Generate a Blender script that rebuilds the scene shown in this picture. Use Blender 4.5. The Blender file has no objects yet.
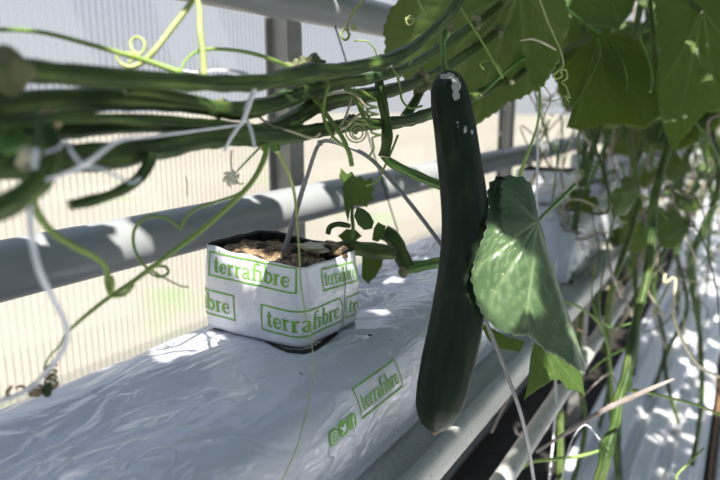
import bpy, bmesh, math, random
from mathutils import Vector, Matrix, noise
random.seed(7)
C = bpy.context.scene.collection
PI = math.pi

# ------------------------------------------------------------------ camera
CAM = Vector((0, 0, .21)); F = 640.0
pitch = math.atan(137 / F); yaw = math.atan(395 / math.hypot(F, 137))
fw = Vector((-math.sin(yaw) * math.cos(pitch), math.cos(yaw) * math.cos(pitch), -math.sin(pitch)))
rt = Vector((math.cos(yaw), math.sin(yaw), 0)); up = rt.cross(fw)
cd = bpy.data.cameras.new('camera'); cam = bpy.data.objects.new('camera', cd); C.objects.link(cam)
M3 = Matrix((rt, up, -fw)).transposed()
cam.matrix_world = Matrix.Translation(CAM) @ M3.to_4x4()
cd.sensor_width = 36; cd.lens = F / 720 * 36
cd.clip_start = .01; cd.clip_end = 300
cd.dof.use_dof = True; cd.dof.focus_distance = .55; cd.dof.aperture_fstop = 5.6
bpy.context.scene.camera = cam

def ray(x, y): return fw + rt * ((x - 360) / F) + up * ((240 - y) / F)
def P(x, y, d): return CAM + ray(x, y) * d                 # a point at depth d
def PX(x, y, X): r = ray(x, y); return CAM + r * (X / r.x)  # a point on the plane x = X
def PZ(x, y, Z): r = ray(x, y); return CAM + r * ((Z - .21) / r.z)
def proj(p):
    q = p - CAM; d = q.dot(fw)
    return (360 + F * q.dot(rt) / d, 240 - F * q.dot(up) / d, d) if d > .01 else (0, 0, -1)

SUN = Vector((.42, -.40, .82)).normalized()     # direction towards the sun

# ------------------------------------------------------------------ materials
class NT:
    def __init__(s, name):
        s.m = bpy.data.materials.new(name); s.m.use_nodes = True
        s.t = s.m.node_tree; s.t.nodes.clear(); s.out = s.n('ShaderNodeOutputMaterial')
    def n(s, typ, **kw):
        nd = s.t.nodes.new(typ)
        for k, v in kw.items():
            if k[:3] == 'in_': nd.inputs[k[3:].replace('_', ' ')].default_value = v
            else: setattr(nd, k, v)
        return nd
    def l(s, a, b): s.t.links.new(a, b)
    def noise(s, scale, detail=3, vec=None, rough=.5, dist=0):
        n = s.n('ShaderNodeTexNoise'); n.inputs['Scale'].default_value = scale
        n.inputs['Detail'].default_value = detail; n.inputs['Roughness'].default_value = rough
        n.inputs['Distortion'].default_value = dist
        if vec: s.l(vec, n.inputs['Vector'])
        return n
    def obj(s, sc=(1, 1, 1)):
        tc = s.n('ShaderNodeTexCoord'); mp = s.n('ShaderNodeMapping'); mp.inputs['Scale'].default_value = sc
        s.l(tc.outputs['Object'], mp.inputs['Vector']); return mp.outputs['Vector']
    def ramp(s, fac, stops):
        r = s.n('ShaderNodeValToRGB'); e = r.color_ramp.elements
        while len(e) < len(stops): e.new(.5)
        for i, (p, c) in enumerate(stops):
            e[i].position = p; e[i].color = (*c, 1) if len(c) == 3 else c
        s.l(fac, r.inputs['Fac']); return r.outputs['Color']
    def bsdf(s, col, rough=.5, **kw):
        b = s.n('ShaderNodeBsdfPrincipled')
        if isinstance(col, tuple): b.inputs['Base Color'].default_value = (*col, 1)
        else: s.l(col, b.inputs['Base Color'])
        b.inputs['Roughness'].default_value = rough
        for k, v in kw.items(): b.inputs[k.replace('_', ' ')].default_value = v
        return b
    def bump(s, h, b, strength=.3, dist=.001):
        n = s.n('ShaderNodeBump'); n.inputs['Strength'].default_value = strength; n.inputs['Distance'].default_value = dist
        s.l(h, n.inputs['Height'])
        if b is not None: s.l(n.outputs['Normal'], b.inputs['Normal'])
        return n.outputs['Normal']
    def done(s, b): s.l(b.outputs[0], s.out.inputs['Surface']); return s.m

def mixf(t, a, b, f):
    m = t.n('ShaderNodeMixShader')
    if isinstance(f, float): m.inputs[0].default_value = f
    else: t.l(f, m.inputs[0])
    t.l(a.outputs[0], m.inputs[1]); t.l(b.outputs[0], m.inputs[2]); return m

MAT = {}
def mk_simple(name, c1, c2, rough, scale=60, bumps=.15, bd=.0008, vs=(1, 1, 1), **kw):
    t = NT(name); v = t.obj(vs); n = t.noise(scale, 5, v)
    b = t.bsdf(t.ramp(n.outputs['Fac'], [(.3, c1), (.7, c2)]), rough, **kw)
    if bumps: t.bump(n.outputs['Fac'], b, bumps, bd)
    MAT[name] = t.done(b)

mk_simple('pipe_paint', (.26, .275, .28), (.30, .315, .32), .32, 14, .05)
mk_simple('steel', (.30, .29, .27), (.40, .39, .36), .45, 40, .1, Metallic=.3)
def mk_gutter():
    t = NT('alu_white'); v = t.obj(); n = t.noise(14, 4, v, .6); n2 = t.noise(220, 3, v, .6); n3 = t.noise(9, 5, v, .7)
    c = t.ramp(n.outputs['Fac'], [(.3, (.36, .37, .34)), (.7, (.50, .50, .47))])
    d = t.ramp(n2.outputs['Fac'], [(.64, (0, 0, 0)), (.70, (1, 1, 1))])
    d3 = t.ramp(n3.outputs['Fac'], [(.60, (0, 0, 0)), (.72, (.7, .7, .7))])
    mm = t.n('ShaderNodeMixRGB', blend_type='LIGHTEN'); mm.inputs[0].default_value = 1; t.l(d, mm.inputs[1]); t.l(d3, mm.inputs[2])
    mx = t.n('ShaderNodeMixRGB'); t.l(mm.outputs[0], mx.inputs[0]); t.l(c, mx.inputs[1]); mx.inputs[2].default_value = (.13, .11, .07, 1)
    MAT['alu_white'] = t.done(t.bsdf(mx.outputs[0], .42))
mk_gutter()
mk_simple('print_green', (.16, .42, .04), (.21, .50, .06), .4, 200, 0)
mk_simple('print_white', (.8, .82, .84), (.8, .82, .84), .35, 200, 0)
mk_simple('black_film', (.006, .006, .006), (.012, .012, .012), .4, 50, .1)
mk_simple('black_plastic', (.01, .01, .01), (.03, .03, .03), .5, 50, .1)
mk_simple('tube_grey', (.22, .22, .225), (.30, .30, .305), .22, 80, .05)
mk_simple('dry_brown', (.20, .13, .06), (.42, .33, .20), .8, 90, .4)
mk_simple('dry_pale', (.42, .38, .24), (.62, .58, .42), .7, 120, .3)
mk_simple('petal_pale', (.70, .66, .50), (.84, .80, .68), .7, 120, .3)
mk_simple('twine_white', (.60, .62, .66), (.70, .72, .76), .35, 90, .1)
mk_simple('cut_end', (.45, .42, .24), (.62, .58, .38), .7, 700, .3)
mk_simple('wood_grey', (.20, .17, .15), (.32, .28, .26), .8, 60, .4)
mk_simple('dark_soil', (.012, .009, .006), (.03, .024, .018), .9, 40, .5, .01)
mk_simple('rust', (.14, .07, .035), (.24, .14, .08), .8, 40, .3)

def mk_stem(name, dark, light, rough=.45, tr=.0):
    t = NT(name); v = t.obj(); n = t.noise(28, 4, v); n2 = t.noise(700, 2, v)
    col = t.ramp(n.outputs['Fac'], [(.35, dark), (.72, light)])
    sp = t.ramp(n2.outputs['Fac'], [(.72, (0, 0, 0)), (.80, (1, 1, 1))])
    mx = t.n('ShaderNodeMixRGB'); t.l(sp, mx.inputs[0]); t.l(col, mx.inputs[1]); mx.inputs[2].default_value = (.35, .38, .22, 1)
    at = t.n('ShaderNodeAttribute', attribute_name='streak'); m3 = t.n('ShaderNodeMixRGB', blend_type='MULTIPLY'); m3.inputs[0].default_value = 1
    t.l(mx.outputs[0], m3.inputs[1]); t.l(t.ramp(at.outputs['Fac'], [(0, (1, 1, 1)), (.15, (.62, .62, .62)), (.5, (1, 1, 1)), (.95, (1.9, 1.75, 1.5))]), m3.inputs[2])
    b = t.bsdf(m3.outputs[0], rough, Subsurface_Weight=tr, Specular_IOR_Level=.28)
    b.inputs['Subsurface Radius'].default_value = (.002, .004, .001)
    t.bump(n2.outputs['Fac'], b, .25, .0006)
    MAT[name] = t.done(b)
mk_stem('stem_green', (.026, .055, .014), (.075, .120, .030))
mk_stem('stem_light', (.07, .15, .035), (.14, .25, .07))
mk_stem('tendril_green', (.17, .27, .06), (.26, .36, .10), .4, .15)
mk_stem('tendril_yellow', (.30, .36, .13), (.40, .45, .19), .4, .15)
mk_stem('node_pale', (.07, .095, .035), (.27, .25, .15), .7)

def mk_leaf(name, c1, c2, vein, trans, trcol):
    t = NT(name); v = t.obj(); n = t.noise(45, 5, v); sp = t.noise(420, 2, v)
    col = t.ramp(n.outputs['Fac'], [(.3, c1), (.75, c2)])
    at = t.n('ShaderNodeAttribute', attribute_name='vein')
    mx = t.n('ShaderNodeMixRGB'); t.l(at.outputs['Fac'], mx.inputs[0]); t.l(col, mx.inputs[1]); mx.inputs[2].default_value = (*vein, 1)
    s2 = t.ramp(sp.outputs['Fac'], [(.70, (0, 0, 0)), (.76, (1, 1, 1))])
    mx2 = t.n('ShaderNodeMixRGB'); t.l(s2, mx2.inputs[0]); t.l(mx.outputs[0], mx2.inputs[1]); mx2.inputs[2].default_value = (.48, .48, .22, 1)
    b = t.bsdf(mx2.outputs[0], .40, Specular_IOR_Level=.5, Coat_Weight=.06 if name == 'leaf_front' else 0.0, Coat_Roughness=.42)
    bn = t.bump(t.noise(160, 4, v).outputs['Fac'], b, .35, .0015)
    tr = t.n('ShaderNodeBsdfTranslucent'); tr.inputs['Color'].default_value = (*trcol, 1)
    MAT[name] = t.done(mixf(t, b, tr, trans))
mk_leaf('leaf_front', (.045, .090, .038), (.085, .145, .065), (.16, .23, .11), .08, (.16, .30, .05))
mk_leaf('leaf_green', (.06, .115, .03), (.10, .165, .045), (.17, .25, .09), .5, (.44, .54, .15))
mk_leaf('leaf_canopy', (.05, .12, .03), (.09, .18, .045), (.14, .24, .07), .30, (.20, .36, .04))

def mk_cucumber():
    t = NT('cucumber_skin'); v = t.obj((1, 1, .18)); n = t.noise(120, 4, v)
    col = t.ramp(n.outputs['Fac'], [(.3, (.006, .014, .006)), (.60, (.012, .025, .010)), (.8, (.026, .046, .018))])
    at = t.n('ShaderNodeAttribute', attribute_name='scar')
    v2 = t.obj((1, 1, .6)); n2 = t.noise(150, 4, v2, .6)
    ad = t.n('ShaderNodeMath', operation='ADD'); t.l(at.outputs['Fac'], ad.inputs[0]); t.l(n2.outputs['Fac'], ad.inputs[1])
    f = t.ramp(ad.outputs[0], [(1.02, (0, 0, 0)), (1.0, (1, 1, 1))])
    mr = t.n('ShaderNodeMapRange'); mr.inputs[1].default_value = 1.0; mr.inputs[2].default_value = 1.06
    t.l(ad.outputs[0], mr.inputs[0])
    mx = t.n('ShaderNodeMixRGB'); t.l(mr.outputs[0], mx.inputs[0]); t.l(col, mx.inputs[1]); mx.inputs[2].default_value = (.42, .45, .41, 1)
    b = t.bsdf(mx.outputs[0], .45, Specular_IOR_Level=.22)
    t.bump(n.outputs['Fac'], b, .25, .001)
    MAT['cucumber_skin'] = t.done(b)
mk_cucumber()

def mk_coir():
    t = NT('coir'); v = t.obj(); n = t.noise(260, 6, v, .7); n2 = t.noise(55, 3, v)
    c = t.ramp(n.outputs['Fac'], [(.32, (.05, .028, .014)), (.5, (.26, .17, .095)), (.66, (.55, .41, .26))])
    d = t.ramp(n2.outputs['Fac'], [(.50, (0, 0, 0)), (.60, (1, 1, 1))])
    mx = t.n('ShaderNodeMixRGB'); t.l(d, mx.inputs[0]); t.l(c, mx.inputs[1]); mx.inputs[2].default_value = (.02, .014, .01, 1)
    b = t.bsdf(mx.outputs[0], .9); t.bump(n.outputs['Fac'], b, .9, .003)
    MAT['coir'] = t.done(b)
mk_coir()

def mk_film(name, base, rough, sc, strength, bd, vs=(1, 1, 1)):
    t = NT(name); v = t.obj(vs)
    def M(op, a, b=None):
        m = t.n('ShaderNodeMath', operation=op)
        for i, q in enumerate((a, b)):
            if q is None: continue
            if isinstance(q, (int, float)): m.inputs[i].default_value = q
            else: t.l(q, m.inputs[i])
        return m.outputs[0]
    soft = M('ADD', M('ABSOLUTE', M('SUBTRACT', t.noise(13 * sc, 3, v, .45, 1.4).outputs['Fac'], .5)), t.noise(6 * sc, 2, v, .5, .6).outputs['Fac'])
    # sharp creases: thin ridges along the zero lines of a distorted noise, in patches
    n3 = t.noise(26 * sc, 2, t.obj((1, .5, 1)), .4, 1.8)
    cr = M('MAXIMUM', M('SUBTRACT', 1.0, M('MULTIPLY', M('ABSOLUTE', M('SUBTRACT', n3.outputs['Fac'], .5)), 16.0)), 0.0)
    msk = t.n('ShaderNodeMapRange'); t.l(t.noise(9 * sc, 2, t.obj()).outputs['Fac'], msk.inputs[0]); msk.inputs[1].default_value = .48; msk.inputs[2].default_value = .62
    cr = M('MULTIPLY', cr, msk.outputs[0])
    sp = t.ramp(t.noise(170, 1, t.obj()).outputs['Fac'], [(.80, base), (.84, (.05, .04, .03))])
    b = t.bsdf(sp, rough, Coat_Weight=1.0, Coat_Roughness=.06)
    t.bump(M('ADD', soft, M('MULTIPLY', cr, .15)), b, strength, bd)
    n2 = t.bump(M('ADD', soft, M('MULTIPLY', cr, .45)), None, min(1, strength * 1.5), bd)
    t.l(n2, b.inputs['Coat Normal'])
    MAT[name] = t.done(b)
mk_film('slab_film', (.62, .63, .70), .26, 1.0, .55, .009, (1, .55, 1))
mk_film('wrap_film', (.74, .76, .82), .30, 1.3, .2, .004)
mk_film('ground_film', (.72, .73, .76), .35, .9, .5, .012, (1, .25, 1))

def mk_poly():
    t = NT('polycarbonate'); v = t.obj()
    sx = t.n('ShaderNodeSeparateXYZ'); t.l(v, sx.inputs[0])
    w = t.n('ShaderNodeMath', operation='MULTIPLY'); t.l(sx.outputs['Y'], w.inputs[0]); w.inputs[1].default_value = 1 / .0078
    fr = t.n('ShaderNodeMath', operation='FRACT'); t.l(w.outputs[0], fr.inputs[0])
    fac = t.ramp(fr.outputs[0], [(0, (.52,) * 3), (.12, (.42,) * 3), (.28, (.18,) * 3), (.55, (.09,) * 3), (.84, (.20,) * 3), (1, (.52,) * 3)])
    sm = t.noise(3, 3, v)
    tp = t.n('ShaderNodeBsdfTransparent'); tp.inputs['Color'].default_value = (.93, .95, .95, 1)
    tl = t.n('ShaderNodeBsdfTranslucent'); tl.inputs['Color'].default_value = (.60, .62, .66, 1)
    df = t.bsdf((.46, .48, .50), .25)
    ml = mixf(t, tl, df, .35)
    MAT['polycarbonate'] = t.done(mixf(t, tp, ml, fac))
mk_poly()
_t = NT('clear_sheet'); _p = _t.n('ShaderNodeBsdfTransparent'); _p.inputs['Color'].default_value = (.95, .96, .96, 1); _g = _t.n('ShaderNodeBsdfGlossy'); _g.inputs['Roughness'].default_value = .2
MAT['clear_sheet'] = _t.done(mixf(_t, _p, _g, .04))

def mk_sand():
    t = NT('sand'); v = t.obj(); n = t.noise(.35, 4, v); n2 = t.noise(1.1, 3, v)
    c = t.ramp(n.outputs['Fac'], [(.35, (.34, .295, .235)), (.7, (.40, .35, .28))])
    g = t.ramp(n2.outputs['Fac'], [(.60, (0, 0, 0)), (.72, (1, 1, 1))])
    mx = t.n('ShaderNodeMixRGB'); t.l(g, mx.inputs[0]); t.l(c, mx.inputs[1]); mx.inputs[2].default_value = (.28, .34, .17, 1)
    MAT['sand'] = t.done(t.bsdf(mx.outputs[0], .9))
mk_sand()

# ------------------------------------------------------------------ object helpers
def link(name, me, mat, parent=None, smooth=True):
    o = bpy.data.objects.new(name, me); C.objects.link(o)
    mats = mat if isinstance(mat, (list, tuple)) else [mat]
    if not me.materials:
        for m in mats: me.materials.append(MAT[m])
    if smooth:
        for p in me.polygons: p.use_smooth = True
    if parent is not None:
        o.parent = parent; o.matrix_parent_inverse = parent.matrix_world.inverted()
    return o
def ob(name, bm, mat, parent=None, smooth=True):
    me = bpy.data.meshes.new(name); bm.to_mesh(me); bm.free()
    return link(name, me, mat, parent, smooth)
def empty(name, loc):
    o = bpy.data.objects.new(name, None); C.objects.link(o); o.location = loc; o.empty_display_size = .02
    o.matrix_world = Matrix.Translation(loc); return o
def tag(o, label, cat, group=None, kind=None):
    o['label'] = label; o['category'] = cat
    if group: o['group'] = group
    if kind: o['kind'] = kind
    return o
def struct(o): o['kind'] = 'structure'; return o

def box(bm, x0, x1, y0, y1, z0, z1, mi=0):
    v = [bm.verts.new((x, y, z)) for x in (x0, x1) for y in (y0, y1) for z in (z0, z1)]
    for f in ((0, 1, 3, 2), (4, 6, 7, 5), (0, 4, 5, 1), (2, 3, 7, 6), (0, 2, 6, 4), (1, 5, 7, 3)):
        bm.faces.new([v[i] for i in f]).material_index = mi

def catmull(pts, vals, n=6):
    out, ov = [], []
    L = len(pts)
    if L == 2: n = max(n, 2)
    for i in range(L - 1):
        p0 = pts[max(i - 1, 0)]; p1 = pts[i]; p2 = pts[i + 1]; p3 = pts[min(i + 2, L - 1)]
        for k in range(n):
            t = k / n; t2 = t * t; t3 = t2 * t
            out.append(.5 * ((2 * p1) + (p2 - p0) * t + (2 * p0 - 5 * p1 + 4 * p2 - p3) * t2 + (3 * p1 - p0 - 3 * p2 + p3) * t3))
            ov.append(vals[i] * (1 - t) + vals[i + 1] * t)
    out.append(pts[-1]); ov.append(vals[-1])
    return out, ov

def tube_bm(pts, r, sides=8, n=6, ridge=0, bm=None, wob=0, flat=1, capmat=0):
    bm = bm or bmesh.new()
    lay = bm.verts.layers.float.new('streak') if ridge else None
    rs = r if isinstance(r, (list, tuple)) else [r] * len(pts)
    pp, rr = catmull([Vector(p) for p in pts], rs, n)
    T = (pp[1] - pp[0]).normalized(); N = T.orthogonal().normalized(); prev = None; first = None
    for i, p in enumerate(pp):
        T2 = (pp[min(i + 1, len(pp) - 1)] - pp[max(i - 1, 0)])
        if T2.length < 1e-9: T2 = T.copy()
        T2.normalize()
        N = (N - T2 * N.dot(T2)).normalized(); B = T2.cross(N); T = T2
        R = rr[i] * (1 + (wob * noise.noise(p * 90) if wob else 0))
        ring = []
        for k in range(sides):
            a = 2 * PI * k / sides
            q = R * (1 + ridge * math.cos(5 * a))
            v = bm.verts.new(p + N * (math.cos(a) * q) + B * (math.sin(a) * q * flat)); ring.append(v)
            if ridge: v[lay] = max(0, .5 + noise.noise(Vector((math.cos(a) * 3.2, math.sin(a) * 3.2, i * .11 + p.x * 9))) * 1.3)
        if prev:
            for k in range(sides): bm.faces.new((prev[k], prev[(k + 1) % sides], ring[(k + 1) % sides], ring[k]))
        else: bm.faces.new(ring[::-1]).material_index = capmat
        prev = ring
    bm.faces.new(prev).material_index = capmat
    return bm
def tube(name, pts, r, mat, parent=None, **kw): return ob(name, tube_bm(pts, r, **kw), mat, parent)
def stem(name, pts, r, parent=None, mat='stem_green', **kw):
    return tube(name, pts, r, [mat, 'cut_end'], parent, sides=20, ridge=.11, wob=.2, n=8, capmat=1, **kw)
def px(lst, d=None, X=None):
    """[(x, y)] or [(x, y, d)] -> points"""
    out = []
    for q in lst:
        if len(q) == 3: out.append(P(*q))
        elif X is not None: out.append(PX(q[0], q[1], X))
        else: out.append(P(q[0], q[1], d))
    return out
def lump(name, c, r, mat, parent, amp=.35, freq=160, sub=3, sq=(1, 1, 1)):
    bm = bmesh.new(); bmesh.ops.create_icosphere(bm, subdivisions=sub, radius=1)
    for v in bm.verts:
        k = 1 + amp * noise.noise((v.co * r + c) * freq)
        v.co = Vector((v.co.x * sq[0], v.co.y * sq[1], v.co.z * sq[2])) * r * k + c
    return ob(name, bm, mat, parent)
def coil(c, a1, a2, R, turns, rise, n=10, shrink=1.0, ph=0):
    """points of a coil about c, in the plane a1,a2, drifting by the vector rise per turn"""
    out = []
    N = int(turns * n)
    for i in range(N + 1):
        t = i / n; a = 2 * PI * t + ph; q = R * (shrink ** t)
        out.append(c + a1 * (math.cos(a) * q) + a2 * (math.sin(a) * q) + rise * t)
    return out

# ------------------------------------------------------------------ leaves
def leaf_bm(B, c, veins, mapf, rings=16, relief=1.0, serr=.02, scale=1.0, vw=.018):
    """B: 2-D outline points, c: where the veins meet; mapf(u, v, h) -> 3-D"""
    L = len(B); N = []
    for i in range(L):                      # resample, toothed margin
        a, b = Vector(B[i]), Vector(B[(i + 1) % L])
        k = max(2, int((b - a).length / (scale * .045)))
        for j in range(k):
            p = a.lerp(b, j / k); d = (p - Vector(c)).normalized() if (p - Vector(c)).length > 1e-6 else Vector((0, 0))
            N.append(p + d * (serr * scale * (1 if len(N) % 2 else -1)) + d * (.03 * scale * noise.noise(Vector((p.x / scale * 5, p.y / scale * 5, 3)))))
    c = Vector(c); segs = []
    for e in veins:
        e = Vector(e); d = e - c; segs.append((c, c + d * .96, 1.0))
        nrm = Vector((-d.y, d.x))
        for t in (.28, .42, .56, .70, .83):
            for s in (-1, 1):
                o = c + d * t; segs.append((o, o + d * .24 + nrm * (s * .30 * (1.1 - t)), .55))
    def vein(p):
        m = 0
        for a, b, w in segs:
            ab = b - a; t = max(0, min(1, (p - a).dot(ab) / max(ab.length_squared, 1e-12)))
            dd = (p - a - ab * t).length / (scale * vw * (1.25 - .7 * t) * (w ** .5))
            if dd < 3: m = max(m, w * math.exp(-dd * dd))
        return m
    bm = bmesh.new(); lay = bm.verts.layers.float.new('vein')
    v0 = bm.verts.new(mapf(c.x, c.y, 0)); v0[lay] = 1; prev = None
    for r in range(1, rings + 1):
        t = (r / rings) ** .85; ring = []
        for p in N:
            q = c + (p - c) * t; vn = vein(q)
            h = scale * relief * (-.016 * vn + .018 * noise.noise(Vector((q.x / scale * 7, q.y / scale * 7, scale))) * t)
            v = bm.verts.new(mapf(q.x, q.y, h)); v[lay] = vn; ring.append(v)
        n = len(ring)
        for k in range(n):
            if prev is None: bm.faces.new((v0, ring[k], ring[(k + 1) % n]))
            else: bm.faces.new((prev[k], ring[k], ring[(k + 1) % n], prev[(k + 1) % n]))
        prev = ring
    return bm
def thick(o, t=.0004):
    m = o.modifiers.new('thick', 'SOLIDIFY'); m.thickness = t; m.offset = 0; return o
def px_leaf(name, outline, c, veins, dfun, mat, parent=None, rings=16, relief=1.0, serr=.014):
    xs = [q[0] for q in outline]; ys = [q[1] for q in outline]
    sc = max(max(xs) - min(xs), max(ys) - min(ys)) * .5
    def mapf(u, v, h):
        d = dfun(u, v); return P(u, v, d - h * d / F)
    return thick(ob(name, leaf_bm(outline, c, veins, mapf, rings, relief, serr, sc), mat, parent))
# generic palmate leaf, local frame: base at origin, tip along +y, unit length about 1
def generic_outline(seed=0):
    rnd = random.Random(seed); out = []
    lob = [(90, 1.0), (38, .86), (142, .86), (-20, .72), (200, .72), (-62, .52), (242, .52)]
    for k in range(40):
        a = -80 + 340 * k / 39
        r = .5
        for la, lr in lob:
            d = abs((a - la + 180) % 360 - 180)
            r = max(r, lr * (1 - (d / 44) ** 1.35 * .30) if d < 44 else 0)
        if k in (0, 39): r = .16
        r *= 1 + rnd.uniform(-.03, .03)
        out.append((math.cos(math.radians(a)) * r, math.sin(math.radians(a)) * r))
    veins = [(math.cos(math.radians(a)) * r, math.sin(math.radians(a)) * r) for a, r in lob[:5]]
    return out, veins
def generic_leaf_mesh(seed, rings, droop=.35, cup=.25):
    B, V = generic_outline(seed)
    rnd = random.Random(seed + 50); k1, k2 = rnd.uniform(.7, 1.3), rnd.uniform(-.15, .15)
    def mapf(u, v, h):
        return Vector((u, v, h - droop * k1 * max(v, 0) ** 2 - cup * u * u * .8 + k2 * u * v + .05 * noise.noise(Vector((u * 2.3, v * 2.3, seed)))))
    bm = leaf_bm(B, (0, 0), V, mapf, rings, 1.0, .022, 1.0)
    me = bpy.data.meshes.new('leaf'); bm.to_mesh(me); bm.free()
    for p in me.polygons: p.use_smooth = True
    return me
LM = [generic_leaf_mesh(s, 9) for s in range(5)]
for m in LM: m.materials.append(MAT['leaf_green'])
LC = [generic_leaf_mesh(s + 20, 5, .18, .12) for s in range(4)]
for m in LC: m.materials.append(MAT['leaf_canopy'])
def put_leaf(me, pos, size, tipdir, nrm, parent, name='leaf'):
    o = bpy.data.objects.new(name, me); C.objects.link(o)
    t = tipdir.normalized(); n = (nrm - t * nrm.dot(t)).normalized(); x = t.cross(n)
    o.matrix_world = Matrix.Translation(pos) @ Matrix((x, t, n)).transposed().to_4x4() @ Matrix.Scale(size, 4)
    o.parent = parent; o.matrix_parent_inverse = parent.matrix_world.inverted()
    return thick(o, .0004 / size)

# ================================================================== SETTING
FZ = -.70
def flatgrid(name, x0, x1, y0, y1, nx, ny, zf, mat):
    bm = bmesh.new(); g = []
    for j in range(ny + 1):
        row = []
        for i in range(nx + 1):
            x = x0 + (x1 - x0) * i / nx; y = y0 + (y1 - y0) * j / ny
            row.append(bm.verts.new((x, y, zf(x, y))))
        g.append(row)
    for j in range(ny):
        for i in range(nx): bm.faces.new((g[j][i], g[j][i + 1], g[j + 1][i + 1], g[j + 1][i]))
    return ob(name, bm, mat)
# ground outside, soil under the gutters, white sheet over the aisle side
struct(flatgrid('ground', -60, -.62, -40, 60, 4, 4, lambda x, y: -.85, 'sand'))
struct(flatgrid('floor', -.62, 2.2, -1.2, 14.2, 4, 8, lambda x, y: FZ - .03, 'dark_soil'))
# polycarbonate wall: panels between posts
PY = [-.23 + .961 * k for k in range(15)]
bm = bmesh.new()
box(bm, -.588, -.580, -1.2, 14.2, -.62, 2.4, 1)
bm.faces.ensure_lookup_table()
max(bm.faces, key=lambda f: f.calc_center_median().x).material_index = 0
struct(ob('wall_left', bm, ['polycarbonate', 'clear_sheet'], smooth=False))
bm = bmesh.new(); box(bm, -.6, 2.2, 14.2, 14.208, -.7, 2.4)
struct(ob('wall_back', bm, 'polycarbonate', smooth=False))
bm = bmesh.new(); box(bm, -.605, -.565, -1.2, 14.2, -.73, -.62)
struct(ob('baseboard_left', bm, 'alu_white', smooth=False))
for i, y in enumerate(PY):
    bm = bmesh.new(); box(bm, -.578, -.548, y - .012, y + .021, -.70, 2.4)
    box(bm, -.5785, -.5755, y - .022, y + .031, -.70, 2.4)
    bmesh.ops.bevel(bm, geom=bm.edges[:], offset=.0015, segments=1)
    struct(ob('trim_%d' % (i + 1), bm, 'steel', smooth=False))

# ================================================================== GUTTER, PIPES
def long_tube(name, X, z, r, y0, y1, mat, parent=None, sides=32):
    bm = bmesh.new(); prev = None
    ys = [y0 + (y1 - y0) * k / 12 for k in range(13)]
    for y in ys:
        ring = [bm.verts.new((X + r * math.cos(2 * PI * k / sides), y, z + r * math.sin(2 * PI * k / sides))) for k in range(sides)]
        if prev:
            for k in range(sides): bm.faces.new((prev[k], ring[k], ring[(k + 1) % sides], prev[(k + 1) % sides]))
        else: bm.faces.new(ring)
        prev = ring
    bm.faces.new(prev[::-1])
    return ob(name, bm, mat, parent)
lo = empty('heating_pipe', (-.5, 0, .079))
tag(lo, 'lower pale grey heating pipe running along the wall behind the grow bag', 'pipe', 'heating pipes along the wall')
long_tube('pipe', -.5, .079, .0245, -1.0, 13.8, 'pipe_paint', lo)
hi = empty('heating_pipe', (-.5, 0, .334))
tag(hi, 'upper grey heating pipe crossing the top edge of the photo', 'pipe', 'heating pipes along the wall')
long_tube('pipe', -.5, .334, .0245, -1.0, 13.8, 'pipe_paint', hi)
for k, y in enumerate((-.23, 1.692, 3.614, 5.536, 7.458)):
    for par, z in ((lo, .079), (hi, .334)):
        bm = bmesh.new(); box(bm, -.548, -.49, y - .004, y + .012, z - .033, z - .0245); ob('bracket', bm, 'steel', par, False)

w = tube('support_wire', px([(335, 26), (350, 74), (372, 148), (398, 232)], X=-.462), .0011, 'black_plastic', sides=6)
tag(w, 'thin black wire slanting down behind the vine stems in front of the pipes', 'wire')

gut = empty('growing_gutter', (-.34, 0, -.1))
tag(gut, 'long white metal growing gutter with rolled lip carrying the white grow bags', 'gutter')
def profile(bm, pr, y0, y1, ny=30, wob=.0):
    prev = None
    for j in range(ny + 1):
        y = y0 + (y1 - y0) * j / ny
        ring = [bm.verts.new((x, y, z)) for x, z in pr]
        if prev:
            for k in range(len(pr) - 1): bm.faces.new((prev[k], prev[k + 1], ring[k + 1], ring[k]))
        prev = ring
bm = bmesh.new()
profile(bm, [(-.470, -.070), (-.470, -.095), (-.462, -.098), (-.30, -.098), (-.245, -.098), (-.240, -.102), (-.226, -.102), (-.2215, -.0975), (-.2165, -.0935), (-.2115, -.0925), (-.207, -.096), (-.206, -.104), (-.206, -.120), (-.210, -.128), (-.225, -.136), (-.44, -.136), (-.474, -.110)], -1, 13.5)
o = ob('tray', bm, 'alu_white', gut); m = o.modifiers.new('s', 'SOLIDIFY'); m.thickness = .0012
# hangers / support posts under the gutter
for y in (.15, 1.75, 3.35, 4.95, 6.55, 8.15):
    bm = bmesh.new(); box(bm, -.36, -.33, y - .015, y + .015, -.72, -.137); ob('support_post', bm, 'steel', gut, False)
    bm = bmesh.new(); box(bm, -.44, -.23, y - .012, y + .012, -.15, -.1375); ob('bracket', bm, 'steel', gut, False)
dp = long_tube('drain_pipe', -.212, -.235, .0125, -1, 13.5, 'alu_white')
tag(dp, 'slim white drain pipe running below the lip of the growing gutter', 'pipe')

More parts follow.
